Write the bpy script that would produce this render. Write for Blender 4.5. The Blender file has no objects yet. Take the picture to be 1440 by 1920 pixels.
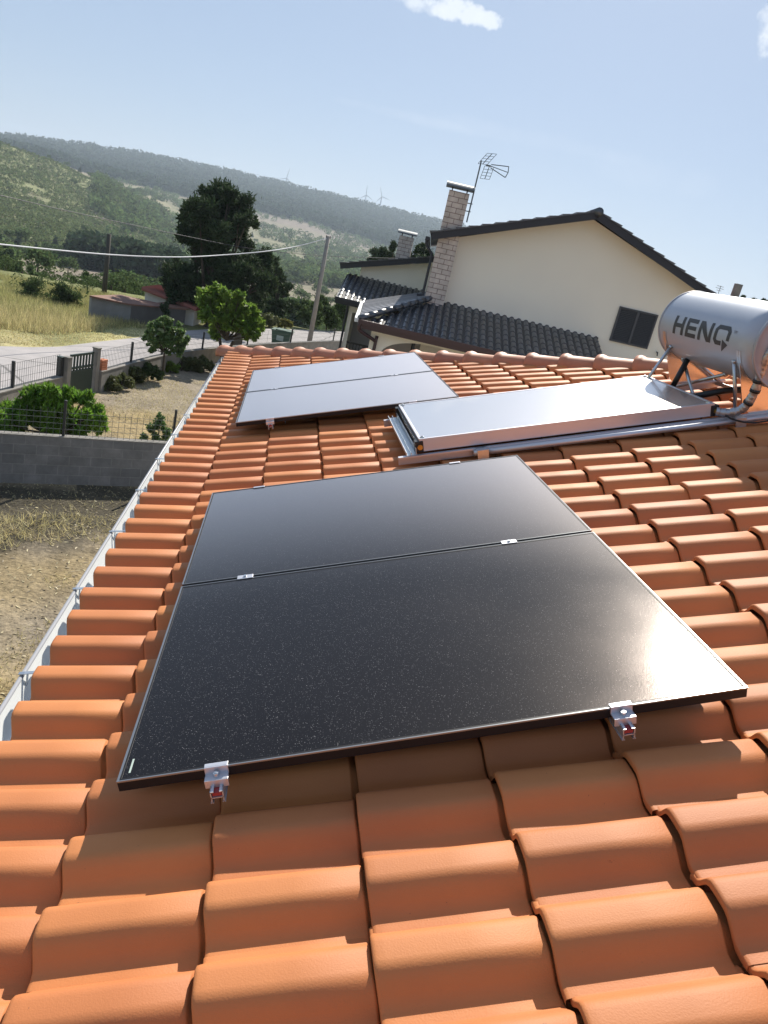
import bpy, bmesh, math, random
import numpy as np
from mathutils import Vector, Matrix
R_ = math.radians
random.seed(7); rng = np.random.default_rng(11)
scn = bpy.context.scene
COL = scn.collection

# ------------------------------------------------------------ camera
CAM = np.array([0.22585931, -1.59182832, 1.41630605])
RM = np.array([[0.97058613, -0.16350865, -0.176713], [-0.10949545, 0.35389868, -0.92885223], [0.21441387, 0.92088036, 0.32558569]])
FPX = 1366.39
cd = bpy.data.cameras.new('camera'); cam = bpy.data.objects.new('camera', cd); COL.objects.link(cam)
cd.sensor_fit = 'VERTICAL'; cd.sensor_height = 24.0; cd.lens = FPX / 1920 * 24.0
cd.clip_start = 0.05; cd.clip_end = 20000
M4 = Matrix.Identity(4)
for i in range(3):
    for j in range(3): M4[i][j] = RM[i, j]
    M4[i][3] = CAM[i]
cam.matrix_world = M4
scn.camera = cam

# ------------------------------------------------------------ sky, sun, exposure
SUN_AZ, SUN_EL = 21.3, 41.0
w = bpy.data.worlds.new('World'); scn.world = w; w.use_nodes = True
nt = w.node_tree; nt.nodes.clear()
def wn(t, **k):
    n = nt.nodes.new(t)
    for a, b in k.items(): setattr(n, a, b)
    return n
sky = wn('ShaderNodeTexSky', sky_type='NISHITA', sun_disc=False, sun_elevation=R_(SUN_EL), sun_rotation=R_(SUN_AZ))
sky.air_density = 1.0; sky.dust_density = 1.1; sky.ozone_density = 1.6; sky.altitude = 600
bg = wn('ShaderNodeBackground'); bg.inputs[1].default_value = 0.10
wo = wn('ShaderNodeOutputWorld')
tc = wn('ShaderNodeTexCoord')
def wmath(op, a, b=None, c=None, clamp=False):
    n = wn('ShaderNodeMath', operation=op, use_clamp=clamp)
    for i, v in enumerate((a, b, c)):
        if v is None: continue
        if isinstance(v, (int, float)): n.inputs[i].default_value = v
        else: nt.links.new(v, n.inputs[i])
    return n.outputs[0]
def cloud(direction, ext_r, ext_u, scale, amount, edge=.35):
    """a small cloud of the sky: an elliptical region of directions, broken up by noise"""
    d = Vector(direction).normalized(); r = d.cross(Vector((0, 0, 1))).normalized(); u = r.cross(d)
    def dot(v):
        n = wn('ShaderNodeVectorMath', operation='DOT_PRODUCT'); nt.links.new(tc.outputs['Generated'], n.inputs[0]); n.inputs[1].default_value = v; return n.outputs['Value']
    a = wmath('DIVIDE', dot(r), ext_r); b = wmath('DIVIDE', dot(u), ext_u)
    rr = wmath('ADD', wmath('MULTIPLY', a, a), wmath('MULTIPLY', b, b))
    mp = wn('ShaderNodeMapping'); nt.links.new(tc.outputs['Generated'], mp.inputs[0]); mp.inputs['Scale'].default_value = (scale,)*3
    nz = wn('ShaderNodeTexNoise'); nz.inputs['Detail'].default_value = 7; nz.inputs['Roughness'].default_value = .62; nz.inputs['Scale'].default_value = 1
    nt.links.new(mp.outputs[0], nz.inputs[0])
    v = wmath('SUBTRACT', wmath('MULTIPLY_ADD', nz.outputs[0], 2.6, -.55), rr)
    v = wmath('DIVIDE', v, edge, clamp=True)
    front = wmath('GREATER_THAN', dot(d), 0)
    return wmath('MULTIPLY', wmath('MULTIPLY', v, amount), front)
def pray(px, py):
    d = RM @ np.array([(px-720)/FPX, -(py-960)/FPX, -1.0]); return d/np.linalg.norm(d)
# dimmed Nishita colour plus an added constant pale blue that lifts shaded sides
vl = wn('ShaderNodeVectorMath', operation='MULTIPLY_ADD'); nt.links.new(sky.outputs[0], vl.inputs[0]); vl.inputs[1].default_value = (.23, .23, .23); vl.inputs[2].default_value = (1.72, 2.26, 3.16)
ccol = vl.outputs[0]
for (px, py, er, eu, sc_, am, ed) in [(790, 8, .040, .012, 45, .8, .8), (870, 22, .055, .015, 45, .95, .5), (915, 38, .02, .011, 60, .95, .5),
                                  (1462, 30, .022, .04, 45, .9, .6), (780, 222, .13, .007, 30, .16, 1.2), (1010, 262, .2, .012, 22, .16, 1.6), (1240, 330, .1, .02, 20, .12, 1.5)]:
    cm = cloud(pray(px, py), er, eu, sc_, am, ed)
    mx = wn('ShaderNodeMix', data_type='RGBA'); nt.links.new(cm, mx.inputs[0]); nt.links.new(ccol, mx.inputs[6]); mx.inputs[7].default_value = (6.0, 6.4, 6.9, 1)
    ccol = mx.outputs[2]
nt.links.new(ccol, bg.inputs[0]); nt.links.new(bg.outputs[0], wo.inputs[0])
sl = bpy.data.lights.new('sun', 'SUN'); sl.energy = 5.0; sl.angle = R_(.53); sl.color = (1, .93, .82)
so = bpy.data.objects.new('sun', sl); COL.objects.link(so)
sdir = Vector((math.sin(R_(SUN_AZ))*math.cos(R_(SUN_EL)), math.cos(R_(SUN_AZ))*math.cos(R_(SUN_EL)), math.sin(R_(SUN_EL))))
so.rotation_euler = sdir.to_track_quat('Z', 'Y').to_euler(); so.location = (0, 0, 40)
vs = scn.view_settings; vs.view_transform = 'Standard'; vs.look = 'None'; vs.gamma = 1; vs.exposure = 0.6; vs.use_curve_mapping = False

# ------------------------------------------------------------ frames of reference
TP = 0.311798
ct, st = math.cos(TP), math.sin(TP)
S_ = np.array([ct, 0, st]); U_ = np.array([0, 1.0, 0]); N_ = np.array([-st, 0, ct])
def rp(v, u, n=0.0): return tuple(S_*v + U_*u + N_*n)          # roof frame: up the slope, along the eave, off the surface
GZ = -4.2
def g(px, py, z=GZ):
    d = pray(px, py); return CAM + d*((z-CAM[2])/d[2])
def at(px, py, dist):
    d = pray(px, py); return CAM + d*(dist/math.hypot(d[0], d[1]))
HA = R_(10)
Hh = np.array([math.cos(HA), -math.sin(HA), 0]); Hb = np.array([math.sin(HA), math.cos(HA), 0])
def hw(x, y, z): return tuple(np.array([CAM[0], CAM[1], 0]) + Hh*x + Hb*y + np.array([0, 0, z]))   # neighbour house frame

# ------------------------------------------------------------ materials
MATS = {}

def mat(name, col=(.5, .5, .5), rough=.6, metal=0, spec=.5, var=None, bump=None, rnd=0.0, trans=0.0, stain=None):
    """var=(colour2, scale, contrast) noise mix; bump=(scale, strength, distance); rnd = spread of the per-piece attribute"""
    m = bpy.data.materials.new(name); m.use_nodes = True; t = m.node_tree; b = t.nodes['Principled BSDF']
    b.inputs['Base Color'].default_value = (*col, 1); b.inputs['Roughness'].default_value = rough; b.inputs['Metallic'].default_value = metal
    b.inputs['Specular IOR Level'].default_value = spec
    out = None
    co = t.nodes.new('ShaderNodeTexCoord')
    if var:
        nz = t.nodes.new('ShaderNodeTexNoise'); nz.inputs['Scale'].default_value = var[1]; nz.inputs['Detail'].default_value = 6; nz.inputs['Roughness'].default_value = .6
        t.links.new(co.outputs['Object'], nz.inputs[0])
        mr = t.nodes.new('ShaderNodeMapRange'); mr.inputs[1].default_value = .5-.5/var[2]; mr.inputs[2].default_value = .5+.5/var[2]
        t.links.new(nz.outputs[0], mr.inputs[0])
        mx = t.nodes.new('ShaderNodeMix'); mx.data_type = 'RGBA'; mx.inputs[6].default_value = (*col, 1); mx.inputs[7].default_value = (*var[0], 1)
        t.links.new(mr.outputs[0], mx.inputs[0]); out = mx.outputs[2]
    if stain:
        nz = t.nodes.new('ShaderNodeTexNoise'); nz.inputs['Scale'].default_value = stain[1]; nz.inputs['Detail'].default_value = 8; nz.inputs['Roughness'].default_value = .7
        t.links.new(co.outputs['Object'], nz.inputs[0])
        mr = t.nodes.new('ShaderNodeMapRange'); mr.inputs[1].default_value = stain[2]; mr.inputs[2].default_value = stain[2]+.08; mr.inputs[4].default_value = stain[3]
        t.links.new(nz.outputs[0], mr.inputs[0])
        mx = t.nodes.new('ShaderNodeMix'); mx.data_type = 'RGBA'; mx.inputs[6].default_value = (*col, 1); mx.inputs[7].default_value = (*stain[0], 1)
        if out: t.links.new(out, mx.inputs[6])
        t.links.new(mr.outputs[0], mx.inputs[0]); out = mx.outputs[2]
    if rnd:
        at_ = t.nodes.new('ShaderNodeAttribute'); at_.attribute_name = 'rnd'
        mr = t.nodes.new('ShaderNodeMapRange'); mr.inputs[3].default_value = 1-rnd; mr.inputs[4].default_value = 1+rnd
        t.links.new(at_.outputs['Fac'], mr.inputs[0])
        hs = t.nodes.new('ShaderNodeHueSaturation'); t.links.new(mr.outputs[0], hs.inputs['Value'])
        mh = t.nodes.new('ShaderNodeMapRange'); mh.inputs[3].default_value = .5-.03*rnd; mh.inputs[4].default_value = .5+.03*rnd
        t.links.new(at_.outputs['Fac'], mh.inputs[0]); t.links.new(mh.outputs[0], hs.inputs['Hue'])
        hs.inputs['Color'].default_value = (*col, 1)
        if out: t.links.new(out, hs.inputs['Color'])
        out = hs.outputs[0]
    if out: t.links.new(out, b.inputs['Base Color'])
    if bump:
        nz = t.nodes.new('ShaderNodeTexNoise'); nz.inputs['Scale'].default_value = bump[0]; nz.inputs['Detail'].default_value = 5
        t.links.new(co.outputs['Object'], nz.inputs[0])
        bp = t.nodes.new('ShaderNodeBump'); bp.inputs['Strength'].default_value = bump[1]; bp.inputs['Distance'].default_value = bump[2]
        t.links.new(nz.outputs[0], bp.inputs['Height']); t.links.new(bp.outputs[0], b.inputs['Normal'])
    if trans:
        tr = t.nodes.new('ShaderNodeBsdfTranslucent'); ms = t.nodes.new('ShaderNodeMixShader'); ms.inputs[0].default_value = trans
        if out: t.links.new(out, tr.inputs[0])
        else: tr.inputs[0].default_value = (*col, 1)
        t.links.new(b.outputs[0], ms.inputs[1]); t.links.new(tr.outputs[0], ms.inputs[2])
        t.links.new(ms.outputs[0], t.nodes['Material Output'].inputs[0])
    MATS[name] = m
    return m

M_tile = mat('terracotta', (.56, .207, .068), .60, 0, .32, var=((.46, .165, .062), 2.2, 1.8), rnd=.09, bump=(240, .22, .0025), stain=((.08, .045, .03), 62, .665, .85))
M_cap = mat('terracotta_cap', (.50, .215, .125), .55, 0, .4, var=((.40, .155, .08), 5, 2), rnd=.08, bump=(200, .1, .002))
M_gut = mat('gutter_white', (.80, .82, .81), .35, var=((.72, .74, .74), 3, 2))
M_gutd = mat('gutter_grey', (.30, .31, .34), .4)
M_alu = mat('aluminium', (.62, .62, .66), .42, .75, bump=(60, .03, .002))
M_galv = mat('galvanised', (.62, .65, .68), .36, 1.0, var=((.5, .53, .56), 30, 2))
M_frame = mat('black_anodised', (.010, .010, .012), .5, 0, .25)
M_edge = mat('frame_lip_glint', (.30, .31, .32), .3, .8)
M_black = mat('black_plastic', (.012, .012, .013), .4)
M_red = mat('red_plastic', (.32, .03, .035), .45)
M_brass = mat('brass', (.55, .36, .10), .35, 1)
M_foil = mat('foil', (.42, .43, .46), .35, .8, bump=(45, .6, .01))
M_plaster = mat('cream_plaster', (.86, .82, .69), .9, var=((.80, .76, .65), .8, 1.8), bump=(90, .15, .004))
M_plaster2 = mat('white_plaster', (.66, .62, .56), .9, var=((.52, .50, .46), 1.2, 2))
M_shadep = mat('shaded_plaster', (.42, .41, .41), .9)  # cream plaster greyed: porch shade put into the colour
M_dtile = mat('anthracite_tile', (.026, .031, .040), .44, 0, .8, rnd=.3, bump=(60, .1, .003))
M_dtile.node_tree.nodes['Principled BSDF'].inputs['Coat Weight'].default_value = .8; M_dtile.node_tree.nodes['Principled BSDF'].inputs['Coat Roughness'].default_value = .36
M_fascia = mat('dark_fascia', (.016, .019, .026), .5)
M_maroon = mat('maroon_gutter', (.045, .018, .022), .4)
M_shut = mat('shutter_grey', (.060, .065, .072), .6)
M_wood = mat('weathered_pole', (.30, .275, .25), .85, var=((.22, .20, .18), 6, 2), bump=(30, .4, .01))
M_dwood = mat('dark_pole', (.085, .075, .06), .9, var=((.05, .045, .04), 6, 2))
M_wire = mat('cable', (.60, .61, .63), .6)
M_dwire = mat('dark_cable', (.05, .05, .06), .6)
M_wiremesh = mat('fence_wire', (.10, .11, .11), .6)
M_post = mat('dark_post', (.025, .028, .03), .5)
M_conc = mat('concrete', (.28, .26, .235), .9, var=((.15, .145, .13), 2.0, 2.6), bump=(40, .3, .01))
M_green = mat('green_paint', (.020, .045, .038), .5, var=((.015, .032, .028), 8, 2))
M_bin = mat('green_bin', (.028, .085, .045), .45)
M_label = mat('pale_label', (.42, .50, .44), .6)
M_bark = mat('bark', (.085, .065, .045), .95, var=((.05, .04, .03), 12, 2), bump=(40, .6, .02))
M_brick = mat('red_brick', (.50, .18, .09), .8)
M_rust = mat('rusty_sheet', (.24, .11, .07), .8, var=((.14, .08, .06), 2, 2.5))
M_letter = mat('letter_grey', (.030, .032, .040), .45)
M_tm = mat('letter_pale', (.16, .17, .20), .45)
def leafmat(name, c1, c2, tr=.35, rnd=.35, rough=.55, spec=.3): return mat(name, c1, rough, 0, spec, var=(c2, 1.6, 2.5), rnd=rnd, trans=tr)
L_pine = leafmat('pine_leaf', (.034, .058, .026), (.055, .082, .034), .22, rough=.7, spec=.15)
L_fruit = leafmat('fruit_leaf', (.20, .30, .045), (.12, .21, .035), .5)
L_peach = leafmat('peach_leaf', (.18, .32, .035), (.11, .23, .03), .5)
L_citrus = leafmat('citrus_leaf', (.09, .16, .045), (.14, .21, .07), .35)
L_shrub = leafmat('shrub_leaf', (.058, .092, .034), (.085, .12, .042), .30, rough=.8, spec=.1)
L_weed = leafmat('weed_leaf', (.09, .12, .04), (.14, .14, .06), .35)
L_yel = leafmat('yellow_leaf', (.20, .30, .03), (.14, .24, .03), .5)
L_broom = leafmat('broom_leaf', (.20, .18, .03), (.12, .13, .03), .4)
L_hill = leafmat('hill_leaf', (.095, .145, .055), (.15, .19, .08), .35, rnd=.6, rough=1, spec=0)
L_hill2 = leafmat('hill_shrub', (.165, .20, .085), (.105, .14, .06), .35, rnd=.55, rough=1, spec=0)
L_forest = leafmat('forest_leaf', (.052, .080, .045), (.065, .092, .05), .2, rough=1, spec=0)
L_straw = leafmat('straw', (.62, .53, .29), (.46, .40, .20), .4, rnd=.4)
L_strawg = leafmat('green_straw', (.30, .31, .12), (.40, .36, .16), .4, rnd=.4)
L_litter = leafmat('litter', (.52, .44, .28), (.20, .16, .10), .1, rnd=.6)

# ground material: colours come from land cover vertex colours, broken by noise
def ground_mat():
    m = bpy.data.materials.new('ground_cover'); m.use_nodes = True; t = m.node_tree; b = t.nodes['Principled BSDF']
    b.inputs['Roughness'].default_value = .95; b.inputs['Specular IOR Level'].default_value = .15
    a = t.nodes.new('ShaderNodeAttribute'); a.attribute_name = 'cover'
    co = t.nodes.new('ShaderNodeTexCoord')
    cur = a.outputs['Color']
    for sc_, lo, hi in ((.12, .75, 1.25), (1.7, .72, 1.28), (22, .6, 1.4)):
        nz = t.nodes.new('ShaderNodeTexNoise'); nz.inputs['Scale'].default_value = sc_; nz.inputs['Detail'].default_value = 8; nz.inputs['Roughness'].default_value = .65
        t.links.new(co.outputs['Object'], nz.inputs[0])
        mr = t.nodes.new('ShaderNodeMapRange'); mr.inputs[1].default_value = .3; mr.inputs[2].default_value = .7; mr.inputs[3].default_value = lo; mr.inputs[4].default_value = hi
        t.links.new(nz.outputs[0], mr.inputs[0])
        vm = t.nodes.new('ShaderNodeVectorMath'); vm.operation = 'SCALE'; t.links.new(cur, vm.inputs[0]); t.links.new(mr.outputs[0], vm.inputs['Scale']); cur = vm.outputs[0]
    t.links.new(cur, b.inputs['Base Color'])
    nz = t.nodes.new('ShaderNodeTexNoise'); nz.inputs['Scale'].default_value = 9; nz.inputs['Detail'].default_value = 8
    t.links.new(co.outputs['Object'], nz.inputs[0])
    bp = t.nodes.new('ShaderNodeBump'); bp.inputs['Strength'].default_value = .6; bp.inputs['Distance'].default_value = .08
    t.links.new(nz.outputs[0], bp.inputs['Height']); t.links.new(bp.outputs[0], b.inputs['Normal'])
    return m
M_ground = ground_mat()

def asphalt():
    m = mat('old_asphalt', (.40, .37, .36), .9, var=((.30, .285, .28), 1.3, 2.2), bump=(60, .3, .01))
    t = m.node_tree; b = t.nodes['Principled BSDF']; src = b.inputs['Base Color'].links[0].from_socket
    co = t.nodes.new('ShaderNodeTexCoord'); vo = t.nodes.new('ShaderNodeTexVoronoi'); vo.feature = 'DISTANCE_TO_EDGE'; vo.inputs['Scale'].default_value = .22
    nz = t.nodes.new('ShaderNodeTexNoise'); nz.inputs['Scale'].default_value = 1.2; nz.inputs['Detail'].default_value = 4
    t.links.new(co.outputs['Object'], nz.inputs[0])
    vm = t.nodes.new('ShaderNodeMix'); vm.data_type = 'VECTOR'; vm.inputs[0].default_value = .25
    t.links.new(co.outputs['Object'], vm.inputs[4]); t.links.new(nz.outputs['Color'], vm.inputs[5]); t.links.new(vm.outputs[1], vo.inputs[0])
    mr = t.nodes.new('ShaderNodeMapRange'); mr.inputs[2].default_value = .012; mr.inputs[3].default_value = 1; mr.inputs[4].default_value = 0
    t.links.new(vo.outputs[0], mr.inputs[0])
    mx = t.nodes.new('ShaderNodeMix'); mx.data_type = 'RGBA'; mx.inputs[7].default_value = (.12, .115, .11, 1)
    t.links.new(src, mx.inputs[6]); t.links.new(mr.outputs[0], mx.inputs[0]); t.links.new(mx.outputs[2], b.inputs['Base Color'])
    return m
M_road = asphalt()

def brickmat(name, c1, c2, mort, bw, bh, ms, plane, rough=.85, offset=.5):
    """masonry pattern over an object's own axes: plane 'xz' uses object x and z"""
    m = bpy.data.materials.new(name); m.use_nodes = True; t = m.node_tree; b = t.nodes['Principled BSDF']; b.inputs['Roughness'].default_value = rough
    co = t.nodes.new('ShaderNodeTexCoord'); sx = t.nodes.new('ShaderNodeSeparateXYZ'); cb = t.nodes.new('ShaderNodeCombineXYZ')
    t.links.new(co.outputs['Object'], sx.inputs[0])
    ad = t.nodes.new('ShaderNodeMath'); ad.operation = 'ADD'; t.links.new(sx.outputs[0], ad.inputs[0]); t.links.new(sx.outputs[1], ad.inputs[1])
    t.links.new(ad.outputs[0] if plane == 'sum' else sx.outputs[0], cb.inputs[0]); t.links.new(sx.outputs[2], cb.inputs[1])
    br = t.nodes.new('ShaderNodeTexBrick'); br.offset = offset; br.inputs['Color1'].default_value = (*c1, 1); br.inputs['Color2'].default_value = (*c2, 1); br.inputs['Mortar'].default_value = (*mort, 1)
    br.inputs['Scale'].default_value = 1; br.inputs['Mortar Size'].default_value = ms; br.inputs['Brick Width'].default_value = bw; br.inputs['Row Height'].default_value = bh
    t.links.new(cb.outputs[0], br.inputs[0])
    nz = t.nodes.new('ShaderNodeTexNoise'); nz.inputs['Scale'].default_value = 3; nz.inputs['Detail'].default_value = 8; nz.inputs['Roughness'].default_value = .7; t.links.new(co.outputs['Object'], nz.inputs[0])
    mr = t.nodes.new('ShaderNodeMapRange'); mr.inputs[1].default_value = .3; mr.inputs[2].default_value = .7; mr.inputs[3].default_value = .7; mr.inputs[4].default_value = 1.25; t.links.new(nz.outputs[0], mr.inputs[0])
    vm = t.nodes.new('ShaderNodeVectorMath'); vm.operation = 'SCALE'; t.links.new(br.outputs[0], vm.inputs[0]); t.links.new(mr.outputs[0], vm.inputs['Scale']); t.links.new(vm.outputs[0], b.inputs['Base Color'])
    bp = t.nodes.new('ShaderNodeBump'); bp.inputs['Strength'].default_value = .5; bp.inputs['Distance'].default_value = .01; bp.invert = True
    t.links.new(br.outputs['Fac'], bp.inputs['Height']); t.links.new(bp.outputs[0], b.inputs['Normal'])
    return m
M_block = brickmat('grey_blocks', (.20, .195, .19), (.155, .155, .155), (.23, .225, .215), .40, .20, .009, 'xz')
M_chim = brickmat('pale_chimney_blocks', (.56, .49, .43), (.50, .44, .39), (.24, .18, .16), .30, .135, .010, 'sum')

def glassmat(name, speck):
    m = bpy.data.materials.new(name); m.use_nodes = True; t = m.node_tree; b = t.nodes['Principled BSDF']
    b.inputs['IOR'].default_value = 1.37; b.inputs['Specular Tint'].default_value = (1, .76, .66, 1); b.inputs['Coat Weight'].default_value = .14; b.inputs['Coat Roughness'].default_value = .45; b.inputs['Coat IOR'].default_value = 1.35
    co = t.nodes.new('ShaderNodeTexCoord')
    vo = t.nodes.new('ShaderNodeTexVoronoi'); vo.inputs['Scale'].default_value = speck; t.links.new(co.outputs['Object'], vo.inputs[0])
    wn_ = t.nodes.new('ShaderNodeSeparateColor'); t.links.new(vo.outputs['Color'], wn_.inputs[0])
    # dust and painted sun glitter: small pale dots of random size in some of the cells
    th = t.nodes.new('ShaderNodeMath'); th.operation = 'MULTIPLY'; th.inputs[1].default_value = .31; t.links.new(wn_.outputs[0], th.inputs[0])
    lt = t.nodes.new('ShaderNodeMath'); lt.operation = 'LESS_THAN'; t.links.new(vo.outputs['Distance'], lt.inputs[0]); t.links.new(th.outputs[0], lt.inputs[1])
    ml = t.nodes.new('ShaderNodeMath'); ml.operation = 'MULTIPLY'; t.links.new(lt.outputs[0], ml.inputs[0]); t.links.new(wn_.outputs[1], ml.inputs[1])
    mx = t.nodes.new('ShaderNodeMix'); mx.data_type = 'RGBA'; mx.inputs[6].default_value = (.004, .004, .005, 1); mx.inputs[7].default_value = (.26, .25, .25, 1)
    pw_ = t.nodes.new('ShaderNodeMath'); pw_.operation = 'POWER'; pw_.inputs[1].default_value = 1.8; t.links.new(ml.outputs[0], pw_.inputs[0]); t.links.new(pw_.outputs[0], mx.inputs[0]); t.links.new(mx.outputs[2], b.inputs['Base Color'])
    nz = t.nodes.new('ShaderNodeTexNoise'); nz.inputs['Scale'].default_value = 260; nz.inputs['Detail'].default_value = 3; t.links.new(co.outputs['Object'], nz.inputs[0])
    bp = t.nodes.new('ShaderNodeBump'); bp.inputs['Strength'].default_value = .22; bp.inputs['Distance'].default_value = .0012
    t.links.new(nz.outputs[0], bp.inputs['Height']); t.links.new(bp.outputs[0], b.inputs['Normal'])
    n2 = t.nodes.new('ShaderNodeTexNoise'); n2.inputs['Scale'].default_value = 2.2; n2.inputs['Detail'].default_value = 3; t.links.new(co.outputs['Object'], n2.inputs[0])
    mr = t.nodes.new('ShaderNodeMapRange'); mr.inputs[1].default_value = .3; mr.inputs[2].default_value = .7; mr.inputs[3].default_value = .16; mr.inputs[4].default_value = .22
    t.links.new(n2.outputs[0], mr.inputs[0]); t.links.new(mr.outputs[0], b.inputs['Roughness'])
    # textured solar glass turns almost mirror-like at grazing angles
    lw = t.nodes.new('ShaderNodeLayerWeight'); lw.inputs[0].default_value = .5
    m2 = t.nodes.new('ShaderNodeMapRange'); m2.interpolation_type = 'SMOOTHSTEP'; m2.inputs[1].default_value = .54; m2.inputs[2].default_value = .88; m2.inputs[4].default_value = .9
    t.links.new(lw.outputs['Facing'], m2.inputs[0])
    gl_ = t.nodes.new('ShaderNodeBsdfGlossy'); gl_.inputs['Color'].default_value = (1, .93, .91, 1); gl_.inputs['Roughness'].default_value = .30
    ms = t.nodes.new('ShaderNodeMixShader'); t.links.new(m2.outputs[0], ms.inputs[0]); t.links.new(b.outputs[0], ms.inputs[1]); t.links.new(gl_.outputs[0], ms.inputs[2]); t.links.new(ms.outputs[0], t.nodes['Material Output'].inputs[0])
    return m
M_pv = glassmat('pv_glass', 270)
M_cglass = mat('collector_glass', (.80, .76, .74), .25, .85, .9, bump=(150, .04, .001))
M_cglass.node_tree.nodes['Principled BSDF'].inputs['Coat Weight'].default_value = .6
M_cglass.node_tree.nodes['Principled BSDF'].inputs['IOR'].default_value = 1.8
M_tank = mat('tank_steel', (.40, .43, .49), .40, .35, .5, var=((.37, .40, .46), 4, 2), bump=(14, .06, .004))
M_cap_steel = mat('tank_end_cap', (.33, .34, .37), .45, .4)
M_mirror = mat('bare_sheet', (.78, .74, .70), .22, 1.0, bump=(10, .08, .01))

# ------------------------------------------------------------ object helpers
def link(o): COL.objects.link(o); return o
def parent(o, p):
    if p is not None:
        o.parent = p; o.matrix_parent_inverse = p.matrix_world.inverted() if p.type == 'EMPTY' and False else Matrix.Identity(4)
    return o
def tag(o, label=None, cat=None, group=None, kind=None):
    if label: o['label'] = label
    if cat: o['category'] = cat
    if group: o['group'] = group
    if kind: o['kind'] = kind
    return o
def thing(name, label, cat, group=None, loc=(0, 0, 0)):
    o = bpy.data.objects.new(name, None); link(o); o.location = loc; o.empty_display_size = .2
    return tag(o, label, cat, group)
class MB:
    """collects pieces of one mesh in world coordinates"""
    def __init__(s): s.v = []; s.f = []; s.r = []; s.n = 0
    def add(s, v, f, r=None):
        v = np.asarray(v, float).reshape(-1, 3); s.v.append(v); s.f += [tuple(i+s.n for i in q) for q in f]; s.n += len(v)
        s.r.append(np.full(len(v), random.random() if r is None else r)); return s
    def hexa(s, p, r=None):   # 8 corners: bottom loop 0-3, top loop 4-7
        return s.add(p, [(3, 2, 1, 0), (4, 5, 6, 7), (0, 1, 5, 4), (1, 2, 6, 5), (2, 3, 7, 6), (3, 0, 4, 7)], r)
    def box(s, c, ax, ay, az, r=None):   # centre and half-axis vectors
        c, ax, ay, az = map(np.array, (c, ax, ay, az))
        return s.hexa([c-ax-ay-az, c+ax-ay-az, c+ax+ay-az, c-ax+ay-az, c-ax-ay+az, c+ax-ay+az, c+ax+ay+az, c-ax+ay+az], r)
    def span(s, fr, a, b):   # box in frame function fr from corner a to corner b
        (x0, y0, z0), (x1, y1, z1) = a, b
        return s.hexa([fr(x0, y0, z0), fr(x1, y0, z0), fr(x1, y1, z0), fr(x0, y1, z0), fr(x0, y0, z1), fr(x1, y0, z1), fr(x1, y1, z1), fr(x0, y1, z1)])
    def tube(s, pts, rad, n=8, cap=True):
        pts = [np.array(p, float) for p in pts]; rads = rad if hasattr(rad, '__len__') else [rad]*len(pts)
        V = []; F = []
        t0 = pts[1]-pts[0]; ref = np.array([0, 0, 1.0]) if abs(t0[2]) < .9*np.linalg.norm(t0) else np.array([1.0, 0, 0])
        a = np.cross(t0, ref); a /= np.linalg.norm(a)
        for i, p in enumerate(pts):
            t = (pts[min(i+1, len(pts)-1)]-pts[max(i-1, 0)]); t /= np.linalg.norm(t)
            a = a-t*(a@t); a /= np.linalg.norm(a); b = np.cross(t, a)
            for k in range(n):
                th = 2*math.pi*k/n; V.append(p+rads[i]*(math.cos(th)*a+math.sin(th)*b))
        for i in range(len(pts)-1):
            for k in range(n): F.append((i*n+k, i*n+(k+1) % n, (i+1)*n+(k+1) % n, (i+1)*n+k))
        if cap: F.append(tuple(range(n-1, -1, -1))); F.append(tuple((len(pts)-1)*n+k for k in range(n)))
        return s.add(V, F)
    def build(s, name, m, par=None, origin=None, smooth=False, bevel=0, frame=None, autosmooth=None):
        V = np.concatenate(s.v); rn = np.concatenate(s.r)
        o = raw(name, V, s.f, m, par, rn, smooth, origin, frame)
        if bevel:
            md = o.modifiers.new('bevel', 'BEVEL'); md.width = bevel; md.segments = 2; md.limit_method = 'ANGLE'; md.angle_limit = R_(35)
        return o
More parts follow.
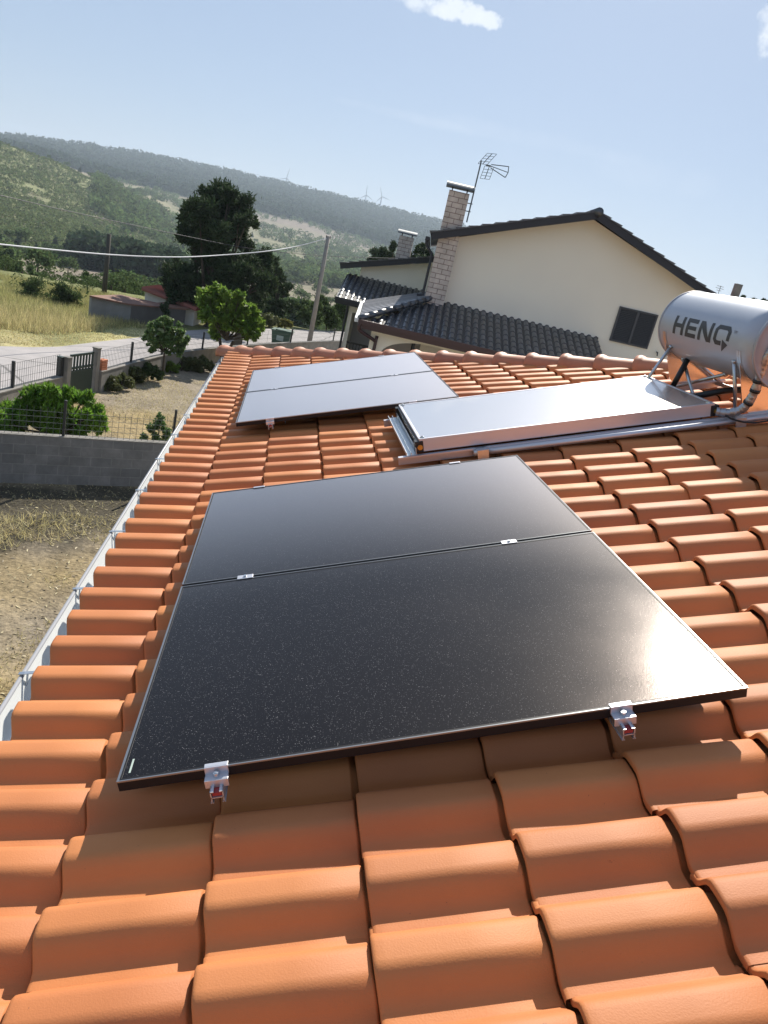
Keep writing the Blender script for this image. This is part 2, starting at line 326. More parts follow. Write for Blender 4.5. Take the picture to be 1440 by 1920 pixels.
def raw(name, V, F, m, par=None, rnd=None, smooth=False, origin=None, frame=None, cols=None):
    V = np.asarray(V, float)
    Mw = Matrix.Identity(4)
    if frame is not None:                                   # frame: (origin, x, y, z axes) so that object coordinates are the thing's own
        o0, X, Y, Z = [np.array(q, float) for q in frame]
        V = np.c_[(V-o0)@X, (V-o0)@Y, (V-o0)@Z]
        for i in range(3): Mw[i][0], Mw[i][1], Mw[i][2], Mw[i][3] = X[i], Y[i], Z[i], o0[i]
    else:
        if origin is None:
            origin = (0, 0, 0) if par is not None else ((V.min(0)+V.max(0))/2*np.array([1, 1, 0]) + np.array([0, 0, V[:, 2].min()]))
            if par is not None: origin = tuple(par.location) if par.type == 'EMPTY' else (0, 0, 0)
        V = V-np.array(origin); Mw = Matrix.Translation(Vector(origin))
    me = bpy.data.meshes.new(name)
    if isinstance(F, np.ndarray):
        k = F.shape[1]; me.vertices.add(len(V)); me.vertices.foreach_set('co', V.astype(np.float32).ravel())
        me.loops.add(F.size); me.loops.foreach_set('vertex_index', F.astype(np.int32).ravel())
        me.polygons.add(len(F)); me.polygons.foreach_set('loop_start', np.arange(0, F.size, k, dtype=np.int32)); me.polygons.foreach_set('loop_total', np.full(len(F), k, dtype=np.int32))
        me.update(calc_edges=True)
    else:
        me.from_pydata(V.tolist(), [], F); me.update()
    if rnd is not None:
        a = me.attributes.new('rnd', 'FLOAT', 'POINT'); a.data.foreach_set('value', np.asarray(rnd, np.float32))
    if cols is not None:
        a = me.attributes.new('cover', 'FLOAT_COLOR', 'POINT'); a.data.foreach_set('color', np.asarray(cols, np.float32).ravel())
    if smooth: me.polygons.foreach_set('use_smooth', np.ones(len(me.polygons), bool))
    me.materials.append(m)
    o = bpy.data.objects.new(name, me); link(o)
    if par is not None:
        o.parent = par; o.matrix_basis = wmat(par).inverted() @ Mw
    else: o.matrix_basis = Mw
    return o
def wmat(o):
    m = o.matrix_basis.copy() if o.type != 'EMPTY' else Matrix.LocRotScale(o.location, o.rotation_euler, o.scale)
    return (wmat(o.parent) @ m) if o.parent else m
def solid(pts2, fr, z0, z1, mb):      # extruded polygon: pts2 -> fr(a, b, z)
    n = len(pts2); V = [fr(a, b, z0) for a, b in pts2]+[fr(a, b, z1) for a, b in pts2]
    F = [tuple(range(n-1, -1, -1)), tuple(range(n, 2*n))]+[(i, (i+1) % n, n+(i+1) % n, n+i) for i in range(n)]
    return mb.add(V, F)

# ------------------------------------------------------------ terrain: one sheet to the horizon
def vnoise(x, y, s, seed=0):
    x = x/s; y = y/s; xi = np.floor(x).astype(np.int64); yi = np.floor(y).astype(np.int64); fx = x-xi; fy = y-yi
    fx = fx*fx*(3-2*fx); fy = fy*fy*(3-2*fy)
    def h(a, b): 
        v = np.sin(a*127.1+b*311.7+seed*74.7)*43758.5453; return v-np.floor(v)
    return (h(xi, yi)*(1-fx)+h(xi+1, yi)*fx)*(1-fy)+(h(xi, yi+1)*(1-fx)+h(xi+1, yi+1)*fx)*fy
def fbm(x, y, s, seed=0, o=4):
    r = 0; a = .5; t = 0
    for k in range(o): r = r+a*vnoise(x, y, s/2**k, seed+k); t += a; a *= .5
    return r/t-.5
# elevation (degrees, seen from the camera point) of the land at distance knots, for a set of azimuths
RK = [48, 70, 110, 170, 260, 420, 700, 1100, 1600, 2400, 3200]
AZK = [-60, -30, -20, -17, -14, -11, -8.5, -5, 0, 6, 11, 20, 30, 45, 70]
ELK = [
    [-6.6, -6.8, -6.6, -6.0, -4.5, -2.5, .6, 1.2, 1.4, 1.6, 1.4],
    [-6.6, -6.8, -6.6, -6.0, -4.9, -2.5, 1.6, 1.2, 1.2, 1.6, 1.4],
    [-6.6, -6.8, -6.7, -6.1, -4.9, -2.4, 1.22, .9, .9, 1.53, 1.3],
    [-6.6, -6.8, -6.7, -6.1, -5.0, -2.5, 1.02, .8, 1.0, 1.95, 1.7],
    [-6.6, -6.9, -6.7, -6.0, -4.9, -2.9, .5, .5, .9, 2.3, 2.0],
    [-6.6, -7.0, -6.7, -5.9, -4.8, -3.4, -.5, .3, 1.1, 2.6, 2.3],
    [-6.6, -7.1, -6.8, -5.9, -4.8, -3.8, -1.7, 0.0, 1.3, 2.72, 2.4],
    [-6.6, -7.1, -6.9, -6.0, -4.7, -3.7, -2.0, 0.0, 1.45, 2.85, 2.5],
    [-6.6, -7.0, -6.8, -5.9, -4.4, -3.3, -1.8, 0.0, 1.5, 2.93, 2.6],
    [-6.6, -6.9, -6.6, -5.7, -4.2, -3.0, -1.7, -.1, 1.2, 2.93, 2.6],
    [-6.6, -6.9, -6.6, -5.7, -4.2, -3.0, -1.7, -.2, 1.0, 2.90, 2.5],
    [-6.6, -6.9, -6.6, -5.7, -4.2, -3.0, -1.7, -.3, 1.0, 2.6, 2.3],
    [-6.6, -6.9, -6.6, -5.7, -4.2, -3.0, -1.5, .0, 1.0, 2.2, 1.9],
    [-6.6, -6.9, -6.6, -5.7, -4.2, -3.0, -1.7, -.3, .6, 1.6, 1.4],
    [-6.6, -6.9, -6.6, -5.7, -4.2, -3.0, -1.7, -.3, .6, 1.0, .9]]
ELK = np.array(ELK); LR = np.log(RK)
def terr(x, y):
    x = np.asarray(x, float); y = np.asarray(y, float)
    dx = x-CAM[0]; dy = y-CAM[1]; r = np.hypot(dx, dy); az = np.degrees(np.arctan2(dx, dy)); az = np.clip(az, -60, 70)
    ai = np.clip(np.searchsorted(AZK, az)-1, 0, len(AZK)-2); a0 = np.array(AZK)[ai]; a1 = np.array(AZK)[ai+1]; fa = (az-a0)/(a1-a0); fa = fa*fa*(3-2*fa)
    lr = np.log(np.clip(r, RK[0], RK[-1])); ri = np.clip(np.searchsorted(LR, lr)-1, 0, len(RK)-2); fr_ = (lr-LR[ri])/(LR[ri+1]-LR[ri])
    # smooth the corner at each knot a little
    e = (ELK[ai, ri]*(1-fr_)+ELK[ai, ri+1]*fr_)*(1-fa)+(ELK[ai+1, ri]*(1-fr_)+ELK[ai+1, ri+1]*fr_)*fa
    z = CAM[2]+np.clip(r, RK[0], RK[-1])*np.tan(np.radians(e))
    far = np.clip((r-90)/500, 0, 1)
    z = z+fbm(x, y, 120, 3)*10*far*np.clip(1.15-r/2600, .25, 1)+fbm(x, y, 30, 9)*2.0*far
    k = np.clip((r-44)/14, 0, 1); k = k*k*(3-2*k)
    return GZ*(1-k)+z*k + (1-k)*0
b0 = g(0, 905); b1 = g(240, 912); WPX = [g(*p, z=GZ+.62) for p in [(-260, 790), (-120, 762), (0, 735), (60, 719), (112, 707), (186, 697), (245, 681), (300, 667), (350, 659), (400, 653), (500, 645), (618, 640), (650, 640)]]
WAZ = [math.degrees(math.atan2(p[0]-CAM[0], p[1]-CAM[1])) for p in WPX]; WRR = [math.hypot(p[0]-CAM[0], p[1]-CAM[1]) for p in WPX]
WB0 = b0[:2]; WBN = np.array([(b1-b0)[1], -(b1-b0)[0]])/np.linalg.norm((b1-b0)[:2])
def cover(x, y):
    """what grows or lies where: albedo colour by place, with shade painted before the block wall"""
    dx = x-CAM[0]; dy = y-CAM[1]; r = np.hypot(dx, dy); az = np.degrees(np.arctan2(dx, dy))
    C = np.zeros((len(x), 3))
    n1 = fbm(x, y, 3, 1)+.5; n2 = fbm(x, y, 60, 5)+.5; n3 = fbm(x, y, 200, 8)+.5; n4 = fbm(x, y, 14, 21)+.5
    straw = np.array([.30, .23, .12]); dust = np.array([.26, .22, .165]); green = np.array([.19, .20, .085]); dry = np.array([.44, .39, .20])
    heath = np.array([.20, .21, .10]); brown = np.array([.20, .165, .13]); gold = np.array([.22, .20, .12]); dark = np.array([.07, .085, .055]); scrub = np.array([.18, .175, .10])
    def mix(a, b, t): t = np.clip(t, 0, 1)[:, None]; return a*(1-t)+b*t
    C = mix(straw[None], dust[None], (n1-.42)*5)
    wr_ = np.interp(az, WAZ, WRR)
    C = np.where((r > wr_)[:, None], mix(dry[None], green[None], (n1-.5)*4+(r-31)/7), C)
    C = mix(C, green[None]*np.ones((len(x), 1)), np.where(r > wr_, (r-34)/7, 0))
    C = mix(C, scrub[None]*np.ones((len(x), 1)), (r-52)/20)
    inb = ((r > 100) & (r < 235) & (az > -18) & (az < -7)); C = np.where(inb[:, None], mix(brown[None], scrub[None]*1.2, (n4-.62)*6), C)
    sdw = (x-WB0[0])*WBN[0]+(y-WB0[1])*WBN[1]; shade_soil = np.array([.055, .05, .038])  # dark soil with the block wall's shade painted into its colour
    C = mix(C, shade_soil[None]*np.ones((len(x), 1)), np.where((sdw > 0) & (r < 19), np.clip((.6+n1*1.8+3.2*(fbm(x, y, .9, 71)+.5)-sdw)/.9, 0, 1)*.92*np.clip((n1-.15)*6, .6, 1), 0))
    hb = (r >= 235); 
    hillB = mix(heath[None], brown[None], (n2-.56)*4+(n4-.52)*4)
    # the middle slopes: dry gold clearings between trees
    midv = mix(scrub[None], gold[None], (n4-.50)*5+(n2-.5)*4)
    midv = mix(midv, brown[None], (n3-.42)*4)
    wB = np.clip((-7.5-az)/3, 0, 1)*np.clip((760-r)/60, 0, 1)
    hl = mix(midv, hillB, wB)
    C = np.where(hb[:, None], hl, C)
    fz = np.clip((r-1330-160*(n3-.5)*4)/90, 0, 1); C = mix(C, dark[None]*np.ones((len(x), 1)), fz)
    return C
az1 = np.concatenate([np.arange(-180, -32, 4.0), np.arange(-32, 22, .14), np.arange(22, 48, .5), np.arange(48, 180.1, 4.0)])
rr1 = np.concatenate([[.3], np.exp(np.linspace(math.log(2), math.log(48), 110)), np.exp(np.linspace(math.log(48.6), math.log(3300), 300)), [5200]])
A, Rr = np.meshgrid(np.radians(az1), rr1)
gx = CAM[0]+Rr*np.sin(A); gy = CAM[1]+Rr*np.cos(A)
gz_ = terr(gx.ravel(), gy.ravel())
gz_ = np.where(Rr.ravel() > 3400, -60.0, gz_)
nA = len(az1); nR = len(rr1); idx = np.arange(nA*nR).reshape(nR, nA)
Fq = np.stack([idx[:-1, :-1], idx[:-1, 1:], idx[1:, 1:], idx[1:, :-1]], -1).reshape(-1, 4)[:, ::-1]
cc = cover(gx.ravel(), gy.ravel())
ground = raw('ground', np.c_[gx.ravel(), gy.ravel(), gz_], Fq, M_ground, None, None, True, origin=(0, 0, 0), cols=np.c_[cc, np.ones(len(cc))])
tag(ground, kind='structure')

# road
rn_px = [(-260, 800), (0, 742), (110, 712), (187, 700), (245, 684), (300, 670), (350, 663), (395, 657), (500, 652), (640, 650), (720, 652)]
rf_px = [(-260, 665), (0, 650), (60, 652), (110, 651), (190, 641), (265, 633), (330, 622), (390, 618), (520, 617), (640, 622), (720, 632)]
WT = GZ+.62      # top of the front garden wall
V = []; F = []
nearp = [np.array(g(*p, z=WT))[:2]+np.array([-.05, .12]) for p in rn_px]; farp = [g(*p)[:2] for p in rf_px]
nn = len(nearp); K = 6
for i in range(nn):
    for k in range(K+1):
        q = nearp[i]*(1-k/K)+farp[i]*(k/K); V.append((q[0], q[1], GZ+.02+.03*math.sin(math.pi*k/K)))
for i in range(nn-1):
    for k in range(K): F.append((i*(K+1)+k, (i+1)*(K+1)+k, (i+1)*(K+1)+k+1, i*(K+1)+k+1))
road = tag(raw('road', V, F, M_road, None, smooth=True), kind='structure')
# faded white edge line along the near side
V = []; F = []
for i in range(0, 3):
    for t_ in (0, .5):
        if i == 2 and t_: break
        for k in (.30, .325):
            a = nearp[i]*(1-t_)+nearp[i+1]*t_; b = farp[i]*(1-t_)+farp[i+1]*t_; q = a*(1-k)+b*k; V.append((q[0], q[1], GZ+.055))
for i in range(len(V)//2-1): F.append((2*i, 2*i+2, 2*i+3, 2*i+1))
tag(raw('road_marking', V, F, mat('worn_white_paint', (.62, .61, .59), .8, var=((.44, .42, .41), 6, 2.5)), None), kind='structure')

# ------------------------------------------------------------ our house
house = thing('tiled_house', 'single storey house under the orange terracotta hip roof in the foreground', 'house')
PER, EXPO = .21, .37
def tile_profile(nseg=14):
    ds = np.linspace(-.105, .105, nseg)
    ds = np.sort(np.concatenate([np.array([-.126, -.112, -.095]), np.linspace(-.08, .08, nseg), [.088, .098, .110]]))
    q = np.clip((np.abs(ds)-.030)/(.088-.030), 0, 1); q = q*q*(3-2*q)
    h = .046*(1-q)+.012*(1-np.clip(np.abs(ds)/.088, 0, 1)**2)
    h = h - np.where(ds > .099, .009, 0) + .0015*np.clip((-ds-.09)/.02, 0, 1)
    return ds, h
def tiles(frame, rows, courses, u0, v0, keep, nseg=14, vper=5, first_lift=.035, thick=.020, base=-.168, jit=1.0):
    """rows along the eave, courses up the slope; each tile a curved shell with a rounded lip, tilted on the one below"""
    ds, h = tile_profile(nseg); m = len(ds)
    if vper == 5: vn = np.array([0.0, 0.0, .003, .010, .03, .2, EXPO-.014, EXPO-.009, EXPO-.006, EXPO+.045]); dn = np.array([-thick, -.005, -.0015, 0, 0, 0, 0, -.004, -.018, -.022])
    else: vn = np.array([0, 0, .015, EXPO+.04]); dn = np.array([-thick, -.004, 0, 0])
    q = len(vn); Vs = []; Fs = []; Rs = []; n = 0
    fidx = np.arange(q*m).reshape(q, m); F0 = np.stack([fidx[:-1, :-1], fidx[:-1, 1:], fidx[1:, 1:], fidx[1:, :-1]], -1).reshape(-1, 4)[:, ::-1]
    for j in range(courses):
        for k in range(rows):
            vv = v0+j*EXPO; uu = u0+k*PER
            if not keep(vv+EXPO/2, uu): continue
            jv, ju, jn, tw = [random.gauss(0, s)*jit for s in (.0035, .0022, .0012, .004)]
            lift = (.010-.021*vn/EXPO) + (first_lift*(1-vn/EXPO) if j == 0 else 0)
            D, Vn = np.meshgrid(ds, vn)
            shrink = 1+.018*(.5-Vn/EXPO)
            nn_ = h[None]*shrink + dn[:, None] + lift[:, None] + base + jn
            if j == 0: Vn = Vn*(1-.022/EXPO)+.022
            vvv = vv+Vn+jv+tw*D*4; uuu = uu+D*1.0+ju+tw*Vn
            Vs.append(frame(vvv.ravel(), uuu.ravel(), nn_.ravel())); Fs.append(F0+n); n += q*m; Rs.append(np.full(q*m, random.random()))
    return np.concatenate(Vs), np.concatenate(Fs), np.concatenate(Rs)
def roofF(v, u, n): return np.outer(v, S_)+np.outer(u, U_)+np.outer(n, N_)
HIP0 = (-.50, 8.62)                # (v, u) where the hip leaves the eave
VTOP = 6.2
def hip_u(v): return HIP0[1]-(v-HIP0[0])*ct
V, F, Rn = tiles(roofF, 60, 18, -.098-.21*11, -.494, lambda v, u: u < hip_u(v)+.35 and v < VTOP)
roof = raw('roof_tiles', V, F, M_tile, house, Rn, True)
def cut(o, co, no):
    inv = wmat(o).inverted(); bm = bmesh.new(); bm.from_mesh(o.data)
    bmesh.ops.bisect_plane(bm, geom=bm.verts[:]+bm.edges[:]+bm.faces[:], plane_co=inv @ Vector(co), plane_no=inv.to_3x3() @ Vector(no), clear_outer=True)
    bm.to_mesh(o.data); bm.free()
hp0 = np.array(rp(HIP0[0], HIP0[1], -.11)); hip_n = Vector((1, 1, 0)).normalized()
cut(roof, hp0, hip_n)
# the far face beyond the hip: same tiles, sloping away
S2 = np.array([0, -ct, st]); N2 = np.array([0, st, ct]); O2 = hp0 + np.array([0, 0, 0])
def farF(v, u, n): return O2[None]+np.outer(v, S2)+np.outer(u, np.array([1.0, 0, 0]))+np.outer(n+.11, N2)
V, F, Rn = tiles(farF, 30, 17, .03, 0, lambda v, u: u > v*ct-.35 and u < 6, nseg=8, vper=3)
far = raw('far_roof_tiles', V, F, M_tile, house, Rn, True); cut(far, hp0, -hip_n)
# underlay below the tiles (both faces), walls, fascia
mb = MB(); e0 = -.42
ridgeV = VTOP
mb.add([rp(e0, -7, -.20), rp(e0, hip_u(e0), -.20), rp(ridgeV, hip_u(ridgeV), -.20), rp(ridgeV, -7, -.20)], [(0, 1, 2, 3)])
pr = np.array(rp(ridgeV, 0, -.2)); ex = rp(e0, 0, -.2)
mb.add([(pr[0]*2-ex[0], -7, ex[2]), (pr[0]*2-ex[0], hip_u(e0), ex[2]), (pr[0], hip_u(ridgeV), pr[2]), (pr[0], -7, pr[2])], [(3, 2, 1, 0)])
mb.add([(ex[0], hip_u(e0), ex[2]), (pr[0]*2-ex[0], hip_u(e0), ex[2]), (pr[0], hip_u(ridgeV), pr[2])], [(0, 1, 2)])
mb.build('roof_deck', M_brick, house)
xw0, xw1, yw1 = ex[0]+.35, pr[0]*2-ex[0]-.35, hip_u(e0)-.35
mb = MB(); mb.span(lambda a, b, c: (a, b, c), (xw0, -7, GZ-.3), (xw1, yw1, ex[2]-.12)); mb.build('wall', M_plaster2, house)
mb = MB(); mb.span(lambda a, b, c: (a, b, c), (ex[0]+.012, -7, ex[2]-.14), (ex[0]+.36, hip_u(e0)-.02, ex[2]-.02)); mb.build('eave_board', M_plaster2, house)
# hip caps: overlapping half-round cover tiles climbing the hip
hd = np.array(rp(1, -ct, 0)); hlen = np.linalg.norm(hd); hd = hd/hlen; hs = np.array([1, 1, 0])/math.sqrt(2); hn = np.cross(hs, hd); hn = hn if hn[2] > 0 else -hn
mb = MB(); CL = .355; ncap = int((VTOP-HIP0[0])*hlen/CL)
start = np.array(rp(HIP0[0], HIP0[1], -.155))-hd*.10
for i in range(ncap+1):
    nv = [(0.0, 1.10, -.012), (0.0, 1.13, .004), (.03, 1.14, .006), (.055, 1.10, .004), (.075, 1.0, 0), (.25, .90, -.004), (CL+.05, .84, -.010)]
    k = 15; Vv = []; jr = random.gauss(0, .004)
    for (a, sc_, up) in nv:
        for q in range(k):
            th = math.pi*(-.06+1.12*q/(k-1)); rad = .128*sc_
            Vv.append(start+hd*(i*CL+a+jr)+hs*(math.cos(th)*rad)+hn*(math.sin(th)*rad*.80+up+.012))
    Ff = [(a*k+b, a*k+b+1, (a+1)*k+b+1, (a+1)*k+b) for a in range(len(nv)-1) for b in range(k-1)]
    if i == 0: Ff.append(tuple(range(k)))
    mb.add(Vv, Ff)
caps = mb.build('hip_caps', M_cap, house, smooth=True)
# mortar bed below the caps
mb = MB()
for sgn in (-1, 1):
    a0 = start+hs*sgn*.135+hn*(-.012); a1 = start+hs*sgn*.10+hn*.03; L_ = hd*(ncap*CL)
    mb.add([a0, a0+L_, a1+L_, a1], [(0, 1, 2, 3)])
mb.build('mortar_bed', M_cap, house)
# gutter along the eave
gx0, gz0 = rp(-.61, 0, -.2)[0], rp(-.61, 0, -.2)[2]
prof = []
W_ = .125; Dp = .095
for a_, b_ in ((0, 0), (.014, -.04), (.026, -.072), (.036, -.082), (.052, -.086), (.098, -.086), (.110, -.080), (.116, -.066), (.122, .03)): prof.append((gx0+a_, gz0+b_))
outer = [(x_-(.004 if i < 5 else -.004), z_-.004) for i, (x_, z_) in enumerate(prof)]
y0_, y1_ = -3, hip_u(-.61)+.02
def extr(profile, closed, m_, nm, par, smooth=False, ys=None):
    ys = ys or [y0_, y1_]; k = len(profile); Vv = [(x_, y_, z_) for y_ in ys for x_, z_ in profile]; Ff = []
    for a in range(len(ys)-1):
        for b in range(k if closed else k-1): Ff.append((a*k+b, a*k+(b+1) % k, (a+1)*k+(b+1) % k, (a+1)*k+b))
    if closed: Ff += [tuple(range(k)), tuple(range(len(ys)*k-1, (len(ys)-1)*k-1, -1))]
    return raw(nm, Vv, Ff, m_, par, None, smooth)
gut = extr(prof+outer[::-1], True, M_gut, 'gutter', house)
lip = [(gx0-.008+.009*math.cos(t_), gz0+.003+.007*math.sin(t_)) for t_ in np.linspace(0, 2*math.pi, 11)[:-1]]
o = extr(lip, True, M_gutd, 'gutter_lip', gut, True)
mb = MB(); mb.span(lambda a, b, c: (a, b, c), (gx0-.006, y1_, gz0-.105), (gx0+W_+.004, y1_+.006, gz0+.01)); mb.build('end_plate', M_gut, gut)
for i, yy in enumerate(np.arange(.22, 8.2, .72)):
    mb = MB(); pts = [(gx0-.02, yy, gz0+.012), (gx0+.0, yy, gz0+.017), (gx0+.05, yy+.01, gz0+.022), (gx0+.105, yy+.015, gz0+.045)]
    for a, b in zip(pts, pts[1:]):
        a = np.array(a); b = np.array(b); mb.box((a+b)/2, (b-a)/2, (0, .009, 0), (0, 0, .0015))
    mb.box((gx0+.012, yy, gz0-.012), (.0015, 0, 0), (0, .009, 0), (0, 0, .03))
    mb.build('gutter_bracket', M_galv, gut)

# ------------------------------------------------------------ solar panels
PW, PD, PT = 1.722, 1.134, .032
def panel(v0, u0, label, hot=False):
    t = thing('solar_panel', label, 'solar panel', 'black solar panels on the roof', loc=rp(v0, u0, -PT))
    fr_ = (rp(v0, u0, 0), S_, U_, N_)
    mb = MB(); wF = .011
    for a, b in (((v0, u0, -PT), (v0+PW, u0+wF, 0)), ((v0, u0+PD-wF, -PT), (v0+PW, u0+PD, 0)), ((v0, u0+wF, -PT), (v0+wF, u0+PD-wF, 0)), ((v0+PW-wF, u0+wF, -PT), (v0+PW, u0+PD-wF, 0))):
        mb.span(rp, a, b)
    fo = mb.build('frame', M_frame, t, frame=fr_, bevel=.0008)
    mb = MB(); e = .0035     # sun glint on the black frame's edges, put in as pale strips
    for a, b in (((v0-.0005, u0-.0005, -.004), (v0+PW+.0005, u0+e, .0006)), ((v0-.0005, u0+PD-e, -.004), (v0+PW+.0005, u0+PD+.0005, .0006)), ((v0-.0005, u0+e, -.004), (v0+e*1.6, u0+PD-e, .0006)), ((v0+PW-e, u0+e, -.004), (v0+PW+.0005, u0+PD-e, .0006))):
        mb.span(rp, a, b)
    mb.build('frame_edge_glint', M_edge, fo, frame=fr_)
    mb = MB(); mb.span(rp, (v0+wF, u0+wF, -.006), (v0+PW-wF, u0+PD-wF, -.0012)); mb.build('glass', M_pv, t, frame=fr_)
    mb = MB(); mb.span(rp, (v0+.05, u0+.03, -PT+.001), (v0+PW-.05, u0+PD-.03, -.0075)); mb.build('back_sheet', M_black, t, frame=fr_)
    if hot: mb = MB(); mb.span(rp, (v0+.024, u0+.03, -.0012), (v0+.029, u0+.085, -.0007)); mb.build('serial_sticker', M_label, t, frame=fr_)
    return t
u2 = PD+.02; UF = 3.903
panel(0, 0, 'nearest black solar panel with sun glare on its right corner and two end clamps', True)
panel(0, u2, 'black solar panel directly behind the nearest one, just below the silver collector')
panel(0, UF, 'pale reflecting solar panel of the far pair, its near edge facing the bare tiles')
panel(0, UF+u2, 'furthest solar panel, closest to the hip ridge of the orange roof')
def rail(v, u0, u1, mids, label):
    t = thing('mounting_rail', label, 'mounting rail', 'aluminium rails under the solar panels', loc=rp(v, u0, -.10))
    mb = MB(); w_ = .017; top = -PT-.001; bot = -PT-.036
    for a, b in (((v-w_, u0, bot), (v-w_+.0028, u1, top)), ((v+w_-.0028, u0, bot), (v+w_, u1, top)), ((v-w_, u0, bot+.0145), (v+w_, u1, bot+.017)),
                 ((v-w_, u0, top-.0025), (v-.0075, u1, top)), ((v+.0075, u0, top-.0025), (v+w_, u1, top)), ((v-w_-.0025, u0, bot-.001), (v-w_+.006, u1, bot+.002)), ((v+w_-.006, u0, bot-.001), (v+w_+.0025, u1, bot+.002))):
        mb.span(rp, a, b)
    mb.build('channel', M_alu, t)
    mb = MB(); mb.span(rp, (v-.012, u0+.003, bot+.019), (v+.012, u0+.045, top-.006)); mb.build('rail_insert', M_red, t)
    ue = u0+.055
    for (uu, s) in ((ue, -1), (u1-.055, 1)):
        mb = MB(); wv = .031
        mb.span(rp, (v-wv, min(uu, uu-s*.014), .0008), (v+wv, max(uu, uu-s*.014), .0042))               # lip on the frame
        mb.span(rp, (v-wv, min(uu, uu+s*.004), -PT*.55), (v+wv, max(uu, uu+s*.004), .0042))             # face
        mb.span(rp, (v-wv, min(uu, uu+s*.030), -PT*.62), (v+wv, max(uu, uu+s*.030), -PT*.5))            # shelf
        mb.span(rp, (v-wv, min(uu+s*.027, uu+s*.031), -PT-.008), (v+wv, max(uu+s*.027, uu+s*.031), -PT*.5))
        c = mb.build('end_clamp', M_alu, t, bevel=.0012)
        mb = MB(); p = np.array(rp(v, uu+s*.015, -PT*.5)); mb.tube([p, p+N_*.011], .0075, 14); mb.tube([p+N_*.0108, p+N_*.0125], .0040, 6); mb.build('bolt', M_galv, c, smooth=False)
    for uu in mids:
        mb = MB(); mb.span(rp, (v-.032, uu-.016, .0008), (v+.032, uu+.016, .0034)); mb.span(rp, (v-.032, uu-.007, -PT), (v+.032, uu+.007, .0008))
        c = mb.build('mid_clamp', M_alu, t, bevel=.001)
        mb = MB(); p = np.array(rp(v, uu, .0038)); mb.tube([p, p+N_*.005], .0068, 12); mb.build('bolt', M_galv, c)
    for uu in np.arange(u0+.35, u1-.1, .84):          # roof hooks
        mb = MB(); mb.span(rp, (v-.015, uu-.012, bot-.006), (v+.10, uu+.012, bot-.001)); mb.span(rp, (v+.096, uu-.012, -.14), (v+.10, uu+.012, bot-.001)); mb.build('roof_hook', M_galv, t)
    return t
for off, nm in ((0, 'near'), (UF, 'far')):
    rail(.258, off-.055, off+2*PD+.02+.055, [off+PD+.01], 'lower aluminium rail and clamps under the %s pair of solar panels' % nm)
    rail(1.36, off-.055, off+2*PD+.02+.055, [off+PD+.01], 'upper aluminium rail and clamps under the %s pair of solar panels' % nm)

# ------------------------------------------------------------ solar water heater
CV0, CV1, CU0, CU1, CN = 1.215, 3.13, 2.70, 3.675, .042
ct_ = thing('solar_collector', 'silver flat plate solar water collector lying up the slope below the tank', 'solar collector', loc=rp(CV0, CU0, CN-.085))
cf = (rp(CV0, CU0, CN), S_, U_, N_)
mb = MB(); mb.span(rp, (CV0+.02, CU0, CN-.082), (CV1-.02, CU1, CN-.004)); mb.build('casing', M_alu, ct_, frame=cf, bevel=.003)
mb = MB(); mb.span(rp, (CV0+.015, CU0+.012, CN-.0045), (CV1-.015, CU1-.012, CN)); mb.build('glass', M_cglass, ct_, frame=cf)
mb = MB()
for a, b in (((CV0+.01, CU0-.002, CN-.012), (CV1-.01, CU0+.014, CN+.0022)), ((CV0+.01, CU1-.014, CN-.012), (CV1-.01, CU1+.002, CN+.0022)), ((CV0+.008, CU0+.014, CN-.012), (CV0+.024, CU1-.014, CN+.0022)), ((CV1-.024, CU0+.014, CN-.012), (CV1-.008, CU1-.014, CN+.0022))): mb.span(rp, a, b)
mb.build('cover_strip', M_alu, ct_, frame=cf, bevel=.001)
for (vv, s) in ((CV0, -1), (CV1, 1)):
    mb = MB(); mb.span(rp, (vv-.005, CU0+.045, CN-.08), (vv+.019, CU1-.045, CN-.013)) if s < 0 else mb.span(rp, (vv-.019, CU0+.045, CN-.08), (vv+.005, CU1-.045, CN-.013)); mb.build('end_seal', M_black, ct_, frame=cf)
    for uu in (CU0, CU1):
        mb = MB(); mb.span(rp, (vv-.02 if s < 0 else vv-.034, uu-.004 if uu == CU0 else uu-.05, CN-.083), (vv+.034 if s < 0 else vv+.02, uu+.05 if uu == CU0 else uu+.004, CN-.0125))
        cb_ = mb.build('corner_block', M_black, ct_, frame=cf, bevel=.004)
        if uu == CU0:
            p = np.array(rp(vv+(.012 if s < 0 else 0), uu-.003, CN-.05)); mb = MB(); mb.tube([p, p-U_*.009], .017, 8); mb.tube([p-U_*.009, p-U_*.013], .008, 12); mb.build('brass_plug', M_brass, cb_)
        mb = MB(); p = np.array(rp(vv-s*.035, uu+(.03 if uu == CU0 else -.03), CN+.001)); mb.tube([p, p+N_*.007], [.017, .015], 14); mb.tube([p+N_*.007, p+N_*.012], .007, 8); mb.build('cover_screw', M_galv, ct_)
